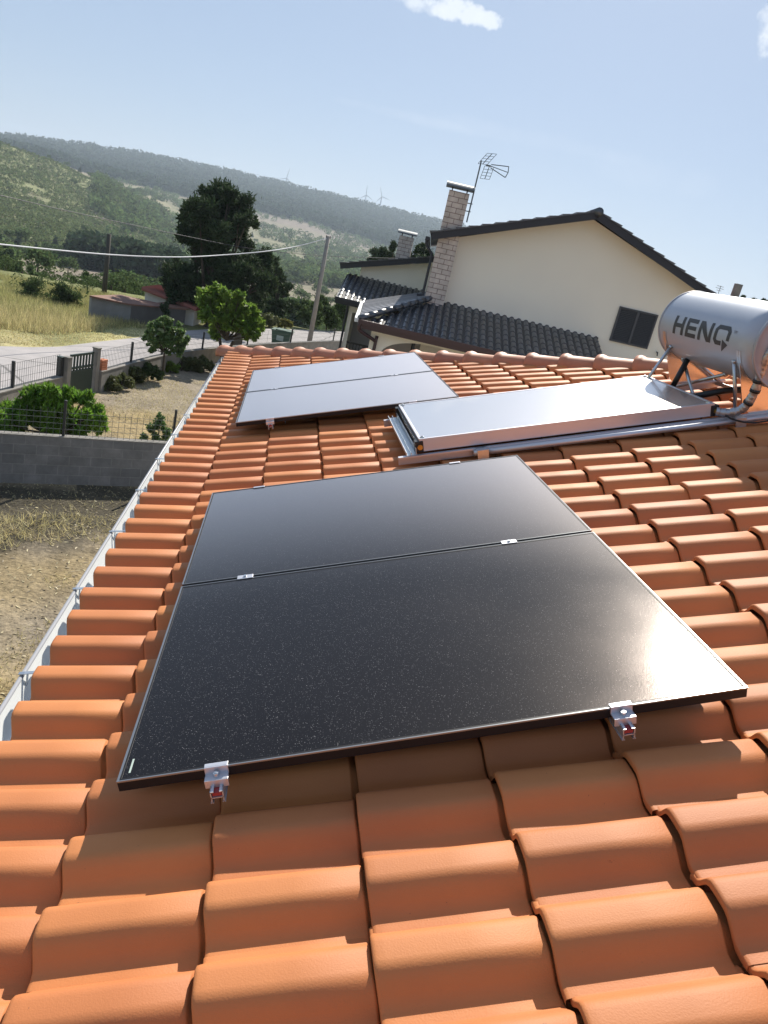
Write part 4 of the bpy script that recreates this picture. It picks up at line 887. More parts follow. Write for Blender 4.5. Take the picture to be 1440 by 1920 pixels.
wirefence('wire_fence', 'open square mesh wire fence on top of the block wall', [bf(.2, .07, BH+.02), bf(bl-.2, .07, BH+.02)], .56, .12, .11, .003, [onwall(322, 838), onwall(118, 826), onwall(-60, 826), onwall(520, 850)], .024, .72)

# ------------------------------------------------------------ front garden wall, gate, posts
def strip(nm, label, pts, z1, th, m_, capm=None):
    t = thing(nm, label, 'wall', loc=(pts[0][0], pts[0][1], GZ)); V = []; F = []
    P_ = [np.array([p[0], p[1]]) for p in pts]; nrm = []
    for i in range(len(P_)):
        d = P_[min(i+1, len(P_)-1)]-P_[max(i-1, 0)]; d /= np.linalg.norm(d); nrm.append(np.array([-d[1], d[0]]))
    def ring(off, za, zb):
        return [[(*(p-n*off), za), (*(p+n*off), za), (*(p+n*off), zb), (*(p-n*off), zb)] for p, n in zip(P_, nrm)]
    def sweep(name, off, za, zb, mm):
        r_ = ring(off, za, zb); V = [q for s in r_ for q in s]; F = [(3, 2, 1, 0)]
        for i in range(len(r_)-1):
            for k in range(4): F.append((i*4+k, i*4+(k+1) % 4, (i+1)*4+(k+1) % 4, (i+1)*4+k))
        F.append(tuple((len(r_)-1)*4+k for k in range(4))); raw(name, V, F, mm, t)
    sweep('wall_body', th, GZ-.2, z1, m_); sweep('coping', th+.015, z1, z1+.03, capm or m_)
    return t
wl_px = [(-260, 790), (-120, 762), (0, 735), (60, 719), (112, 707)]
wr_px = [(186, 697), (245, 681), (300, 667), (350, 659), (400, 653), (500, 645), (618, 640), (650, 640)]
WLp = [g(*p, z=WT) for p in wl_px]; WRp = [g(*p, z=WT) for p in wr_px]
strip('garden_wall', 'rendered low garden wall left of the green gate along the road', WLp, WT, .09, M_conc)
strip('garden_wall', 'rendered low garden wall curving right of the green gate along the road', WRp, WT, .09, M_conc)
Zt = np.array([0, 0, .03])
def wallpost(px, side): 
    pts = WLp if side == 'l' else WRp
    xs = [p[0] for p in (wl_px if side == 'l' else wr_px)]; i = max(0, min(len(xs)-2, int(np.searchsorted(xs, px))-1)); t_ = (px-xs[i])/(xs[i+1]-xs[i]); return pts[i]*(1-t_)+pts[i+1]*t_+Zt
wirefence('wire_fence', 'fine welded wire fence with one dark post left of the gate', [p+Zt for p in WLp], .60, .10, .19, .003, [wallpost(22, 'l'), wallpost(-90, 'l')], .035, .66)
wirefence('wire_fence', 'fine welded wire fence with several dark posts right of the gate', [p+Zt for p in WRp], .60, .10, .19, .003, [wallpost(x_, 'r') for x_ in (245, 303, 378, 460, 540, 624)], .035, .66)
# gate
gl = g(125, 706, z=WT); gr = g(177, 697, z=WT); gd = gr-gl; gL = np.linalg.norm(gd); gd /= gL; gn = np.array([-gd[1], gd[0], 0])
def gf(a, b, c): return tuple(gl+gd*a+gn*b+np.array([0, 0, c-WT]))
gate = thing('garden_gate', 'green metal garden gate with upright bars between two concrete pillars', 'gate', loc=gf(gL/2, 0, GZ))
mb = MB(); mb.span(gf, (.14, -.02, GZ+.10), (gL-.12, .02, GZ+.72)); lo = mb.build('lower_panel', M_green, gate)
mb = MB(); 
for x_ in np.linspace(.16, gL-.16, 8): mb.span(gf, (x_-.02, -.022, GZ+.72), (x_+.02, .022, GZ+1.18))
for z_ in (GZ+.70, GZ+.80, GZ+1.16): mb.span(gf, (.12, -.026, z_), (gL-.12, .026, z_+.06))
mb.build('bars', M_green, gate)
for a, hh, lab in ((-.02, 1.14, 'left'), (gL+.04, 1.30, 'right')):
    p = thing('gate_pillar', 'concrete gate pillar %s of the green gate%s' % (lab, ', the taller one' if lab == 'right' else ', beside a dark box'), 'pillar', 'concrete gate pillars', loc=gf(a, 0, GZ))
    mb = MB(); mb.span(gf, (a-.085, -.085, GZ-.2), (a+.085, .085, GZ+hh)); mb.build('shaft', M_conc, p, bevel=.01)
    mb = MB(); mb.span(gf, (a-.10, -.10, GZ+hh), (a+.10, .10, GZ+hh+.04)); mb.build('pillar_cap', M_conc, p, bevel=.012)
t = thing('letter_box', 'dark green box standing at the left gate pillar', 'box', loc=gf(-.3, .1, GZ+.62))
mb = MB(); mb.span(gf, (-.26, .02, GZ+.64), (-.12, .16, GZ+1.16)); mb.build('box_body', M_post, t, bevel=.01); mb = MB(); mb.span(gf, (-.27, .01, GZ+1.16), (-.11, .17, GZ+1.18)); mb.build('box_lid', M_green, t, bevel=.006)
t = thing('brick_stack', 'small stack of orange bricks beside the right gate pillar', 'bricks', loc=gf(gL+.35, 0, WT))
mb = MB()
for i in range(4): mb.span(gf, (gL+.22, -.10, WT+.032+i*.08), (gL+.50, .08, WT+.102+i*.08), )
mb.build('bricks', M_brick, t, bevel=.006)
# ------------------------------------------------------------ poles, cables
def pole(px, py, ptx, pty, r0, r1, m_, label):
    b = g(px, py); D = math.hypot(*(b-CAM)[:2]); tpz = at(ptx, pty, D)[2]
    t = thing('utility_pole', label, 'utility pole', loc=tuple(b))
    mb = MB(); mb.tube([b-np.array([0, 0, .4]), np.array([b[0], b[1], tpz])], [r0, r1], 12); mb.build('shaft', m_, t, smooth=True)
    return t, np.array([b[0], b[1], tpz])
pA, topA = pole(578, 652, 616, 443, .14, .095, M_wood, 'pale concrete-grey utility pole beside the road, near the green bin')
mb = MB(); mb.box(topA-np.array([0, 0, .10]), Hh*.10, Hb*.02, (0, 0, .02)); 
for s in (-1, 1): mb.tube([topA+Hh*.10*s-np.array([0, 0, .10]), topA+Hh*.10*s+np.array([0, 0, .02])], .025, 6)
mb.build('insulator_bracket', M_black, pA)
pB, topB = pole(195, 552, 200, 438, .15, .11, M_dwood, 'dark wooden utility pole standing in the field')
pC_top = g(-700, 600, z=2.5)
def cable(label, a, b, sag, r, m_, nm='cable'):
    a = np.array(a); b = np.array(b); pts = [a*(1-t_)+b*t_-np.array([0, 0, 4*sag*t_*(1-t_)]) for t_ in np.linspace(0, 1, 40)]
    mb = MB(); mb.tube(pts, r, 6); o = mb.build(nm, m_, None, smooth=True); tag(o, label, 'cable'); return o
def wire_px(label, pts, r, m_):
    """pts: picture point and distance of a few supports; the cable hangs between them"""
    P_ = [at(*p) for p in pts]; mb = MB(); mb.tube(spline(P_, 14), r, 6); o = mb.build('cable', m_, None, smooth=True); tag(o, label, 'cable')
DA = math.hypot(*(topA-CAM)[:2])
wire_px('pale thick cable sagging from the grey pole across the left of the view', [(-260, 430, 20), (-60, 450, 24), (0, 458, 25.5), (200, 477, 30), (330, 482, 33), (420, 478, 36), (500, 471, 38), (560, 461, DA-.5), (616, 446, DA)], .024, M_wire)
wire_px('thin dark cable crossing above the pale one and on past the grey pole', [(-260, 305, 22), (0, 366, 25.5), (120, 394, 30), (245, 421, 34), (350, 443, 37), (440, 461, 39), (520, 472, 40), (616, 480, 42), (730, 484, 45), (810, 484, 48)], .013, M_dwire)
wire_px('faint thin cable running left from the dark wooden pole', [(197, 442, 47), (120, 450, 46), (40, 452, 45), (-100, 452, 44)], .012, M_dwire)
# green bin by the road
bb = g(525, 652); bD = math.hypot(*(bb-CAM)[:2]); bx = Hh; by = Hb; bs = .92
def binf(a, b, c): return tuple(bb+bx*a+by*b+np.array([0, 0, c]))
bn = thing('waste_bin', 'green wheeled waste container with a pale label by the road', 'waste bin', loc=tuple(bb))
mb = MB(); mb.hexa([binf(-.40, -.34, .12), binf(.40, -.34, .12), binf(.40, .34, .12), binf(-.40, .34, .12), binf(-.50, -.42, .86), binf(.50, -.42, .86), binf(.50, .42, .86), binf(-.50, .42, .86)]); mb.build('bin_body', M_bin, bn, bevel=.02)
mb = MB(); mb.span(binf, (-.54, -.46, .86), (.54, .46, .91)); mb.span(binf, (-.30, -.42, .91), (.50, .40, .95)); mb.build('bin_lid', M_bin, bn, bevel=.015)
mb = MB(); mb.add([binf(-.20, -.392, .40), binf(.16, -.392, .40), binf(.16, -.418, .66), binf(-.20, -.418, .66)], [(0, 1, 2, 3)]); mb.build('bin_label', M_label, bn)
for sx_ in (-1, 1):
    for sy_ in (-1, 1):
        mb = MB(); mb.tube([binf(sx_*.34-.03, sy_*.28, .08), binf(sx_*.34+.03, sy_*.28, .08)], .08, 12); mb.build('wheel', M_black, bn)
# ------------------------------------------------------------ sheds beyond the road
s0 = g(168, 598); s1 = g(243, 606); s2 = g(345, 612)
sh = thing('low_shed', 'long low concrete shed with a rusty flat roof in the dry field', 'shed', loc=tuple(s1))
def wall3(a, b, h0, h1, th, m_, nm, par):
    a = np.array(a); b = np.array(b); d = (b-a)[:2]; L = np.linalg.norm(d); d /= L; n = np.array([-d[1], d[0], 0])*th
    A_ = np.array([a[0], a[1], GZ-.3]); B_ = np.array([b[0], b[1], GZ-.3]); mb = MB()
    mb.hexa([A_, B_, B_+n, A_+n, A_+np.array([0, 0, .3+h0]), B_+np.array([0, 0, .3+h1]), B_+n+np.array([0, 0, .3+h1]), A_+n+np.array([0, 0, .3+h0])]); return mb.build(nm, m_, par)
def ht(px0, py0, px1, py1): b = g(px0, py0); D = math.hypot(*(b-CAM)[:2]); return at(px1, py1, D)[2]-GZ
h0_ = ht(168, 598, 167, 556); h1_ = ht(243, 606, 233, 570); h2_ = ht(345, 612, 345, 586)
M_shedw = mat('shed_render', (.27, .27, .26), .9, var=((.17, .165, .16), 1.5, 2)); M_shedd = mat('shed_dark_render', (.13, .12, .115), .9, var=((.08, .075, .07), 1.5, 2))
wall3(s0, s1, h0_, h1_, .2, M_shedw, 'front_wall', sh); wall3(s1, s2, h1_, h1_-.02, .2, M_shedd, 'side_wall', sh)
back = np.array([1.2, 4.2, 0]); mb = MB(); z0_ = np.array([0, 0, h0_]); z1_ = np.array([0, 0, h1_]); e = np.array([0, 0, .07]); s2b = np.array([s2[0], s2[1], GZ])
mb.hexa([s0+z0_-back*.04, s1+z1_-back*.04, s1+z1_+back*.6, s0+z0_+back*.6, s0+z0_-back*.04+e, s1+z1_-back*.04+e, s1+z1_+back*.6+e, s0+z0_+back*.6+e])
mb.hexa([s1+z1_-back*.04+e*.05, s2b+z1_-back*.04, s2b+z1_+back, s1+z1_+back, s1+z1_-back*.04+e*.96, s2b+z1_-back*.04+e, s2b+z1_+back+e, s1+z1_+back+e]); mb.build('flat_roof', M_rust, sh)
c0 = at(268, 590, 41); c0[2] = GZ; c1 = at(362, 606, 40.3); c1[2] = GZ
cb = thing('small_outbuilding', 'small white outbuilding with a red tile roof below the big pine', 'outbuilding', loc=tuple(c0))
zl = at(266, 540, 41)[2]; zr = at(362, 578, 40.3)[2]
wall3(c0, c1, zl-GZ, zr-GZ, 2.4, M_plaster2, 'wall', cb)
d3 = np.array([c1[0]-c0[0], c1[1]-c0[1], 0]); dn_ = np.array([-d3[1], d3[0], 0])/np.linalg.norm(d3); u3 = np.array([0, 0, 1.0]); mb = MB(); A_ = np.array([c0[0], c0[1], zl])-d3*.05; B_ = np.array([c1[0], c1[1], zr])+d3*.05
nb_ = 20
for i in range(nb_):
    o1 = dn_*(-.25+2.9*i/nb_); o2 = dn_*(-.25+2.9*(i+.9)/nb_); om = (o1+o2)/2
    mb.add([A_+o1, B_+o1, B_+om+u3*.10, A_+om+u3*.10, A_+o2, B_+o2], [(0, 1, 2, 3), (3, 2, 5, 4)])
M_oldt = mat('old_red_tile', (.30, .10, .07), .8, var=((.20, .08, .06), 2, 2)); mb.hexa([A_-dn_*.25-u3*.09, B_-dn_*.25-u3*.09, B_+dn_*2.65-u3*.09, A_+dn_*2.65-u3*.09, A_-dn_*.25, B_-dn_*.25, B_+dn_*2.65, A_+dn_*2.65]); mb.build('roof', M_oldt, cb)
mb = MB(); dw = d3/np.linalg.norm(d3); p = np.array([*(c0+d3*.62)[:2], GZ+.9]); mb.box(p-dn_*.01, dw*.35, dn_*.03, u3*.42); mb.build('doorway', M_black, cb)
# ------------------------------------------------------------ PART3
# ------------------------------------------------------------ vegetation helpers
def unit(v): return v/np.maximum(np.linalg.norm(v, axis=-1, keepdims=True), 1e-9)
def leafquads(c, L, W, droop=0.0, up=0.0, out=None, outw=0.0):
    """a four cornered, slightly folded leaf (or tuft) at each point of c"""
    n = len(c); d = rng.normal(size=(n, 3)); d[:, 2] += up-droop
    if out is not None: d = unit(d)+out*outw
    d = unit(d); s = unit(np.cross(d, rng.normal(size=(n, 3)))); L = np.asarray(L).reshape(-1, 1)*(.6+.8*rng.random((n, 1))); W = np.asarray(W).reshape(-1, 1)*(.7+.6*rng.random((n, 1)))
    k = unit(np.cross(d, s))
    V = np.stack([c-d*L/2, c+s*W/2+k*W*.15, c+d*L/2-k*L*.08, c-s*W/2+k*W*.15], 1).reshape(-1, 3)
    F = np.arange(4*n).reshape(n, 4); return V, F, np.repeat(rng.random(n), 4)
def clump_pts(clumps, n, shell=.55, flat=1.0):
    C = np.array([c[0] for c in clumps]); Rr_ = np.array([c[1] for c in clumps]); w_ = Rr_**2; w_ = w_/w_.sum()
    i = rng.choice(len(clumps), n, p=w_); d = unit(rng.normal(size=(n, 3))); rad = (shell+(1-shell)*rng.random(n)**.6)*(1+.35*np.clip(rng.normal(size=n), 0, 2)**2*.5)
    # bumpy lobes: radius modulated by direction so that outlines are uneven and gaps open
    ph = rng.random((len(clumps), 3))*6.28
    bump_ = 1+.22*np.sin(d[:, 0]*5+ph[i, 0])*np.sin(d[:, 1]*5+ph[i, 1])+.16*np.sin(d[:, 2]*9+ph[i, 2])
    p = C[i]+d*(Rr_[i]*rad*bump_)[:, None]*np.array([1, 1, flat]); return p, d
def subclumps(clumps, k, f):
    """each clump broken into smaller ones spread through its volume"""
    out = []
    for c, r in clumps:
        for _ in range(k):
            d = unit(rng.normal(size=3)); out.append((np.array(c)+d*r*rng.random()**.4*.85, r*f*(.6+.8*rng.random())))
    return out
def tree(name, label, cat, base, clumps, m, n, L, W, tr=.08, droop=0., up=0., grp=None, sub=(7, .42), limbs=True, top=None, flat=.85, trunks=1, outw=0., crown='crown', shell=.05):
    t = thing(name, label, cat, grp, loc=tuple(base)); base = np.array(base, float)
    sc_ = subclumps(clumps, *sub); P_, d = clump_pts(sc_, n, shell, flat)
    V, F, rn = leafquads(P_, L, W, droop, up, d, outw); raw(crown, V, F, m, t, rn)
    mb = MB(); cen = np.mean([c[0] for c in clumps], axis=0); low = min(c[0][2]-c[1] for c in clumps)
    topz = top if top is not None else max(c[0][2] for c in clumps)
    fork = base*.65+cen*.35; fork[2] = base[2]+max(.3, (low-base[2])*1.0+.15)
    for q in range(trunks):
        off = np.array([(q-(trunks-1)/2)*tr*2.4, 0, 0]); k_ = fork+off*3
        mb.tube(spline([base+off-np.array([0, 0, .15]), base*.6+k_*.4+np.array([random.uniform(-1, 1)*tr, random.uniform(-1, 1)*tr, 0]), k_], 5), np.linspace(tr*1.15, tr*.75, 11), 8, cap=False)
    if limbs:
        for c, r in clumps:
            c = np.array(c); mid = (fork+c)/2+np.array([random.uniform(-.1, .1)*r, random.uniform(-.1, .1)*r, -.1*r]); mb.tube([fork, mid, c+np.array([0, 0, r*.3])], [tr*.6, tr*.35, tr*.10], 6, cap=False)
        for c, r in random.sample(sc_, min(len(sc_), 50)):
            j = min(clumps, key=lambda q: np.linalg.norm(np.array(q[0])-np.array(c))); a = np.array(j[0]); mb.tube([a*.7+fork*.3, np.array(c)], [tr*.2, tr*.07], 4, cap=False)
    mb.build('trunk', M_bark, t, smooth=True); return t
def pxc(lst, D, spread=.7):
    """clumps given by where they show at distance D, spread in depth through the crown"""
    out = []
    R0 = max(r for *_, r in lst)
    for (x, y, r) in lst:
        dd = D+random.uniform(-1, 1)*spread*R0/FPX*D*1.3; out.append((at(x, y, dd), r/FPX*dd*1.04))
    return out
def dist(px, py, z=GZ): q = g(px, py, z); return math.hypot(*(q-CAM)[:2])
# big pine beyond the road
pb = g(385, 612); pD = dist(385, 612)
big = pxc([(410, 378, 36), (372, 398, 30), (448, 398, 33), (392, 360, 18), (430, 364, 20), (350, 408, 18), (466, 412, 20), (400, 430, 44), (358, 440, 26), (450, 440, 28), (392, 475, 40), (430, 485, 36),
           (332, 500, 22), (347, 525, 34), (390, 535, 44), (438, 528, 40), (468, 505, 32), (322, 530, 18), (334, 556, 22), (370, 575, 26), (410, 572, 26), (448, 568, 24), (490, 498, 26), (494, 530, 24), (478, 556, 24)], pD, .9)
tree('pine_tree', 'big dark pine with a domed crown standing beyond the road', 'pine tree', pb, big, L_pine, 64000, .25, .07, .22, up=.8, sub=(13, .34), outw=.9)
pb2 = g(520, 606); D2 = dist(520, 606)+1
tree('pine_tree', 'smaller pine with loose layered branches, right of the big dark pine', 'pine tree', at(520, 603, D2)*[1, 1, 0]+[0, 0, GZ], pxc([(515, 488, 9), (517, 505, 14), (522, 522, 18), (519, 545, 22), (536, 545, 14), (522, 570, 22), (505, 575, 16), (540, 575, 14)], D2, .8), L_pine, 9000, .26, .07, .12, up=.6, sub=(8, .4), outw=.9, flat=.6)
def bush(px, py, D, lst, label, m, n=2500, L=.2, W=.09, nm='bush', cat='bush', tr=.05, up=.5, sub=(8, .42), grp=None, **k):
    b = at(px, py, D); b[2] = float(terr(b[0], b[1])); return tree(nm, label, cat, b, pxc(lst, D, .8), m, n, L, W, tr, up=up, sub=sub, limbs=True, grp=grp, **k)
bush(585, 612, 50, [(575, 590, 18), (590, 575, 16), (565, 572, 13), (590, 598, 15)], 'dark bush left of the grey utility pole beyond the road', L_shrub, 4500)
bush(612, 616, 52, [(612, 590, 19), (605, 568, 14), (622, 600, 16)], 'dark bushy tree just right of the grey utility pole', L_shrub, 4500)
bush(645, 612, 54, [(640, 570, 16), (648, 548, 10), (636, 592, 18), (655, 590, 16)], 'tall dark bush touching the neighbour\'s porch wall', L_shrub, 5000)
bush(535, 618, 47, [(528, 608, 9), (541, 606, 10)], 'yellow flowering broom at the far roadside', L_broom, 2500, .12, .05)
bush(505, 612, 46, [(498, 600, 13), (515, 602, 10), (485, 600, 12)], 'grey green bush at the foot of the pines', L_weed, 3000, .15, .06)
bush(705, 500, 60, [(700, 480, 12), (718, 474, 12), (712, 490, 12)], 'pine top left of the small chimney behind the far wing', L_pine, 4000, .3, .08)
bush(738, 500, 61, [(737, 462, 8), (735, 478, 12)], 'slim pine top just left of the small chimney', L_pine, 2500, .3, .08)
bush(785, 505, 60, [(775, 478, 11), (790, 472, 12), (800, 480, 10), (788, 490, 14)], 'pine top between the small chimney and the tall chimney', L_pine, 4500, .3, .08)
# field bushes
bush(62, 580, 41, [(62, 555, 26), (46, 563, 20), (80, 563, 19), (60, 540, 16), (62, 572, 22)], 'round dark bush in the tall grass, left of the spiky young pine', L_shrub, 6000, .16, .05)
bush(122, 588, 40, [(118, 542, 12), (120, 556, 19), (108, 570, 19), (138, 570, 20), (124, 582, 20), (148, 580, 12)], 'spiky young pine in the tall grass', L_shrub, 6000, .2, .045, nm='pine_tree', cat='pine tree', up=.9)
bush(92, 588, 41, [(90, 572, 8), (98, 562, 8), (92, 580, 8)], 'light green sapling between the round bush and young pine', L_yel, 900, .14, .06)
for i, (x, y, r, D, lab, m_) in enumerate([(8, 540, 20, 52, 'leftmost dark bush at the end of the dry field', L_shrub), (18, 505, 18, 66, 'grey green tree at the left edge behind the field', L_hill), (66, 522, 17, 62, 'round crowned small tree behind the field with a visible stem', L_hill), (40, 530, 15, 56, 'low dark bush between the left edge tree and the round tree', L_shrub),
        (92, 532, 9, 55, 'bright yellow green sapling at the field end', L_yel), (100, 545, 14, 50, 'dark low bush right under the bright sapling', L_shrub), (142, 537, 16, 54, 'wide dark bush left of the wooden pole', L_shrub), (168, 535, 19, 54, 'large dark bush touching the wooden pole on its left', L_shrub),
        (218, 540, 14, 54, 'rounded green bush right of the wooden pole', L_hill), (232, 556, 12, 50, 'low green bush right of the pole, closest to the shed', L_shrub), (250, 542, 12, 56, 'small pale green bush behind the shed', L_hill), (206, 552, 10, 50, 'low broad bush at the foot of the wooden pole', L_shrub)]):
    bush(x, y+r*.9, D, [(x-r*.7, y+r*.2, r*.75), (x+r*.7, y+r*.1, r*.75), (x, y-r*.35, r*.75)], lab, m_, 3600, .22, .09)
bush(310, 612, 38, [(308, 575, 8), (312, 588, 6)], 'thin sapling in front of the low shed roof', L_pine, 500, .2, .06, sub=(5, .5))
# fruit trees inside the garden
fb = g(418, 692); fD = dist(418, 692)
tree('fruit_tree', 'light green fruit tree with forked trunk at the end of the gutter', 'fruit tree', fb, pxc([(385, 560, 17), (400, 545, 15), (415, 572, 24), (445, 575, 22), (468, 590, 20), (430, 600, 25), (460, 612, 22), (484, 610, 15), (388, 590, 17), (408, 618, 18), (480, 628, 10), (377, 547, 8), (450, 555, 11), (425, 552, 12)], fD, .8), L_fruit, 8500, .24, .09, .075, droop=.6, sub=(20, .26), trunks=2)
cb0 = g(303, 712); cD_ = dist(303, 712)
tree('fruit_tree', 'small round citrus tree behind the fence, left of the light green tree', 'fruit tree', cb0, pxc([(290, 622, 19), (325, 622, 22), (310, 605, 15), (340, 638, 14), (280, 638, 12), (308, 648, 19), (335, 655, 12), (285, 655, 8)], cD_, .8), L_citrus, 6500, .13, .065, .04, droop=.2, sub=(14, .28))
pb0 = g(110, 842); pD0 = dist(110, 842)
tree('fruit_tree', 'bushy bright green peach tree with drooping leaves behind the block wall', 'fruit tree', pb0, pxc([(30, 788, 26), (68, 770, 28), (60, 742, 18), (105, 746, 26), (134, 742, 17), (85, 735, 13), (108, 788, 28), (148, 790, 26), (162, 747, 14), (172, 778, 24), (188, 800, 13), (142, 812, 14), (14, 772, 16), (90, 800, 18), (-10, 790, 22), (40, 765, 16)], pD0, .75), L_peach, 17000, .22, .048, .06, droop=1.3, sub=(20, .26), trunks=2)
rb = g(295, 850); rD = dist(295, 850)
tree('garden_plant', 'sparse rose-like plant leaning on the mesh fence by the gutter', 'plant', rb, pxc([(285, 805, 13), (300, 790, 12), (312, 812, 13), (290, 826, 12), (272, 820, 8), (300, 780, 7)], rD, .6), L_citrus, 2200, .07, .04, .02, sub=(8, .42))
labs = ['dark weedy shrub nearest the right gate pillar', 'second dark weedy shrub from the gate pillar', 'low bramble in the middle of the garden wall row', 'dense bramble left of the small citrus trunk', 'light green plant right beside the small citrus trunk', 'weedy shrub right of the small citrus trunk', 'dry bramble halfway between the two garden trees', 'green bramble left of the forked fruit tree', 'rose bush with tall stalks near the bend of the wall']
for (x, y, r, m_), lb in zip([(205, 722, 14, L_weed), (228, 716, 16, L_weed), (252, 706, 16, L_weed), (278, 700, 17, L_shrub), (320, 690, 11, L_fruit), (340, 684, 14, L_weed), (360, 684, 14, L_weed), (382, 686, 15, L_weed), (388, 665, 8, L_citrus)], labs):
    D = dist(x, y+r*.8); b = at(x, y+r*.8, D); tree('garden_shrub', lb, 'shrub', b, pxc([(x-r*.8, y+1, r*.7), (x+r*.8, y+1, r*.7), (x, y-r*.4, r*.75)], D, .9), m_, 3200, .13, .045, .02, sub=(12, .36), grp='weedy shrubs along the garden wall')
ts = thing('tree_trunk', 'short dark trunk at the roadside behind the light green tree', 'trunk', loc=tuple(g(443, 655)))
q = g(443, 655); mb = MB(); mb.tube([q-np.array([0, 0, .2]), q+np.array([.03, 0, .6]), q+np.array([-.02, 0, 1.3])], [.24, .20, .17], 10); mb.build('stem', M_bark, ts, smooth=True)

# ------------------------------------------------------------ grass, litter
def road_far_r(az):
    a = [math.degrees(math.atan2(p[0]-CAM[0], p[1]-CAM[1])) for p in farp]; r = [math.hypot(p[0]-CAM[0], p[1]-CAM[1]) for p in farp]; return np.interp(az, a, r)
def blades(P_, H, W, lean=.35):
    n = len(P_); az = rng.random(n)*6.283; s = np.c_[np.cos(az), np.sin(az), np.zeros(n)]; ln = rng.normal(size=(n, 3))*lean; ln[:, 2] = 1; ln = unit(ln)
    H = np.asarray(H).reshape(-1, 1); W = np.asarray(W).reshape(-1, 1)
    V = np.stack([P_-s*W/2, P_+s*W/2, P_+ln*H], 1).reshape(-1, 3); return V, np.arange(3*n).reshape(n, 3), np.repeat(rng.random(n), 3)
n = 150000; az = rng.uniform(-30, 8, n); r = np.sqrt(rng.uniform(22**2, 47**2, n)); rf = road_far_r(az); k = r > rf+.15; az, r, rf = az[k], r[k], rf[k]
gx_ = CAM[0]+r*np.sin(np.radians(az)); gy_ = CAM[1]+r*np.cos(np.radians(az)); dens = fbm(gx_, gy_, 2.5, 4)+.5
mow = np.clip((r-rf-2.4-1.5*(dens-.5)*2)/1.0, 0, 1); k = (dens > .28)
far_ = np.clip((r-33)/6, 0, 1); H = (.07+.42*mow*(.6+.8*dens))*(1-.45*far_); zz = terr(gx_, gy_)
inside_shed = (gx_ > s0[0]+.2) & (gy_ > s1[1]) & (gx_ < s2[0]+.5) & (gy_ < s2[1]+3.5)
k &= ~inside_shed
g1 = k & (rng.random(len(k)) > .18+.75*far_); g2 = k & ~g1
for kk, nm, lb, m_ in ((g1, 'dry_grass', 'tall pale dry grass covering the field beyond the road', L_straw), (g2, 'green_grass', 'green patches of grass at the far side of the field', L_strawg)):
    V, F, rn = blades(np.c_[gx_[kk], gy_[kk], zz[kk]-.02], H[kk]*(.6+.7*rng.random(kk.sum())), .022+.02*(1-mow[kk]), .4)
    tag(raw(nm, V, F, m_, None, rn, origin=(0, 0, 0)), lb, 'grass', kind='stuff')
n = 110000; az = rng.uniform(-36, -2, n); r = np.sqrt(rng.uniform(4**2, 27**2, n)); gx_ = CAM[0]+r*np.sin(np.radians(az)); gy_ = CAM[1]+r*np.cos(np.radians(az))
near_a = [math.degrees(math.atan2(p[0]-CAM[0], p[1]-CAM[1])) for p in WLp+WRp]; near_r = [math.hypot(p[0]-CAM[0], p[1]-CAM[1]) for p in WLp+WRp]
k = (r < np.interp(az, near_a, near_r)-.2) & (gx_ < xw0-.05); 
dens = fbm(gx_, gy_, 1.6, 14)+.5; sd = (np.c_[gx_-ba[0], gy_-ba[1]] @ -bp3[:2])      # metres in front of the block wall
tuft = np.clip(1-np.abs(sd-2.2-2*fbm(gx_, gy_, 2.2, 41))/1.0, 0, 1)*(fbm(gx_, gy_, 1.1, 31)+.5 > .42)
k &= (dens > .42-.2*tuft) & ~((sd < .02) & (sd > -.2)) & ~((sd > 0) & (sd < 1.6) & (rng.random(n) < .75))
gx_, gy_, tuft, dens = gx_[k], gy_[k], tuft[k], dens[k]; n = len(gx_)
V, F, rn = blades(np.c_[gx_, gy_, np.full(n, GZ-.005)], (.035+.05*rng.random(n))+tuft*.30*rng.random(n), .010+.008*rng.random(n), 1.1)
tag(raw('yard_grass', V, F, L_straw, None, rn, origin=(0, 0, 0)), 'short dry straw and tufts over the yard', 'grass', kind='stuff')
n = 9000; az = rng.uniform(-36, -2, n); r = np.sqrt(rng.uniform(4**2, 24**2, n)); gx_ = CAM[0]+r*np.sin(np.radians(az)); gy_ = CAM[1]+r*np.cos(np.radians(az)); k = (r < np.interp(az, near_a, near_r)-.3) & (gx_ < xw0-.05); P_ = np.c_[gx_[k], gy_[k], np.full(k.sum(), GZ+.012)]
V, F, rn = leafquads(P_, .09, .028); V[:, 2] = GZ+.006+(V[:, 2]-GZ)*.25
tag(raw('dry_litter', V, F, L_litter, None, rn, origin=(0, 0, 0)), 'dry leaves, twigs and chips scattered on the bare yard', 'leaf litter', kind='stuff')

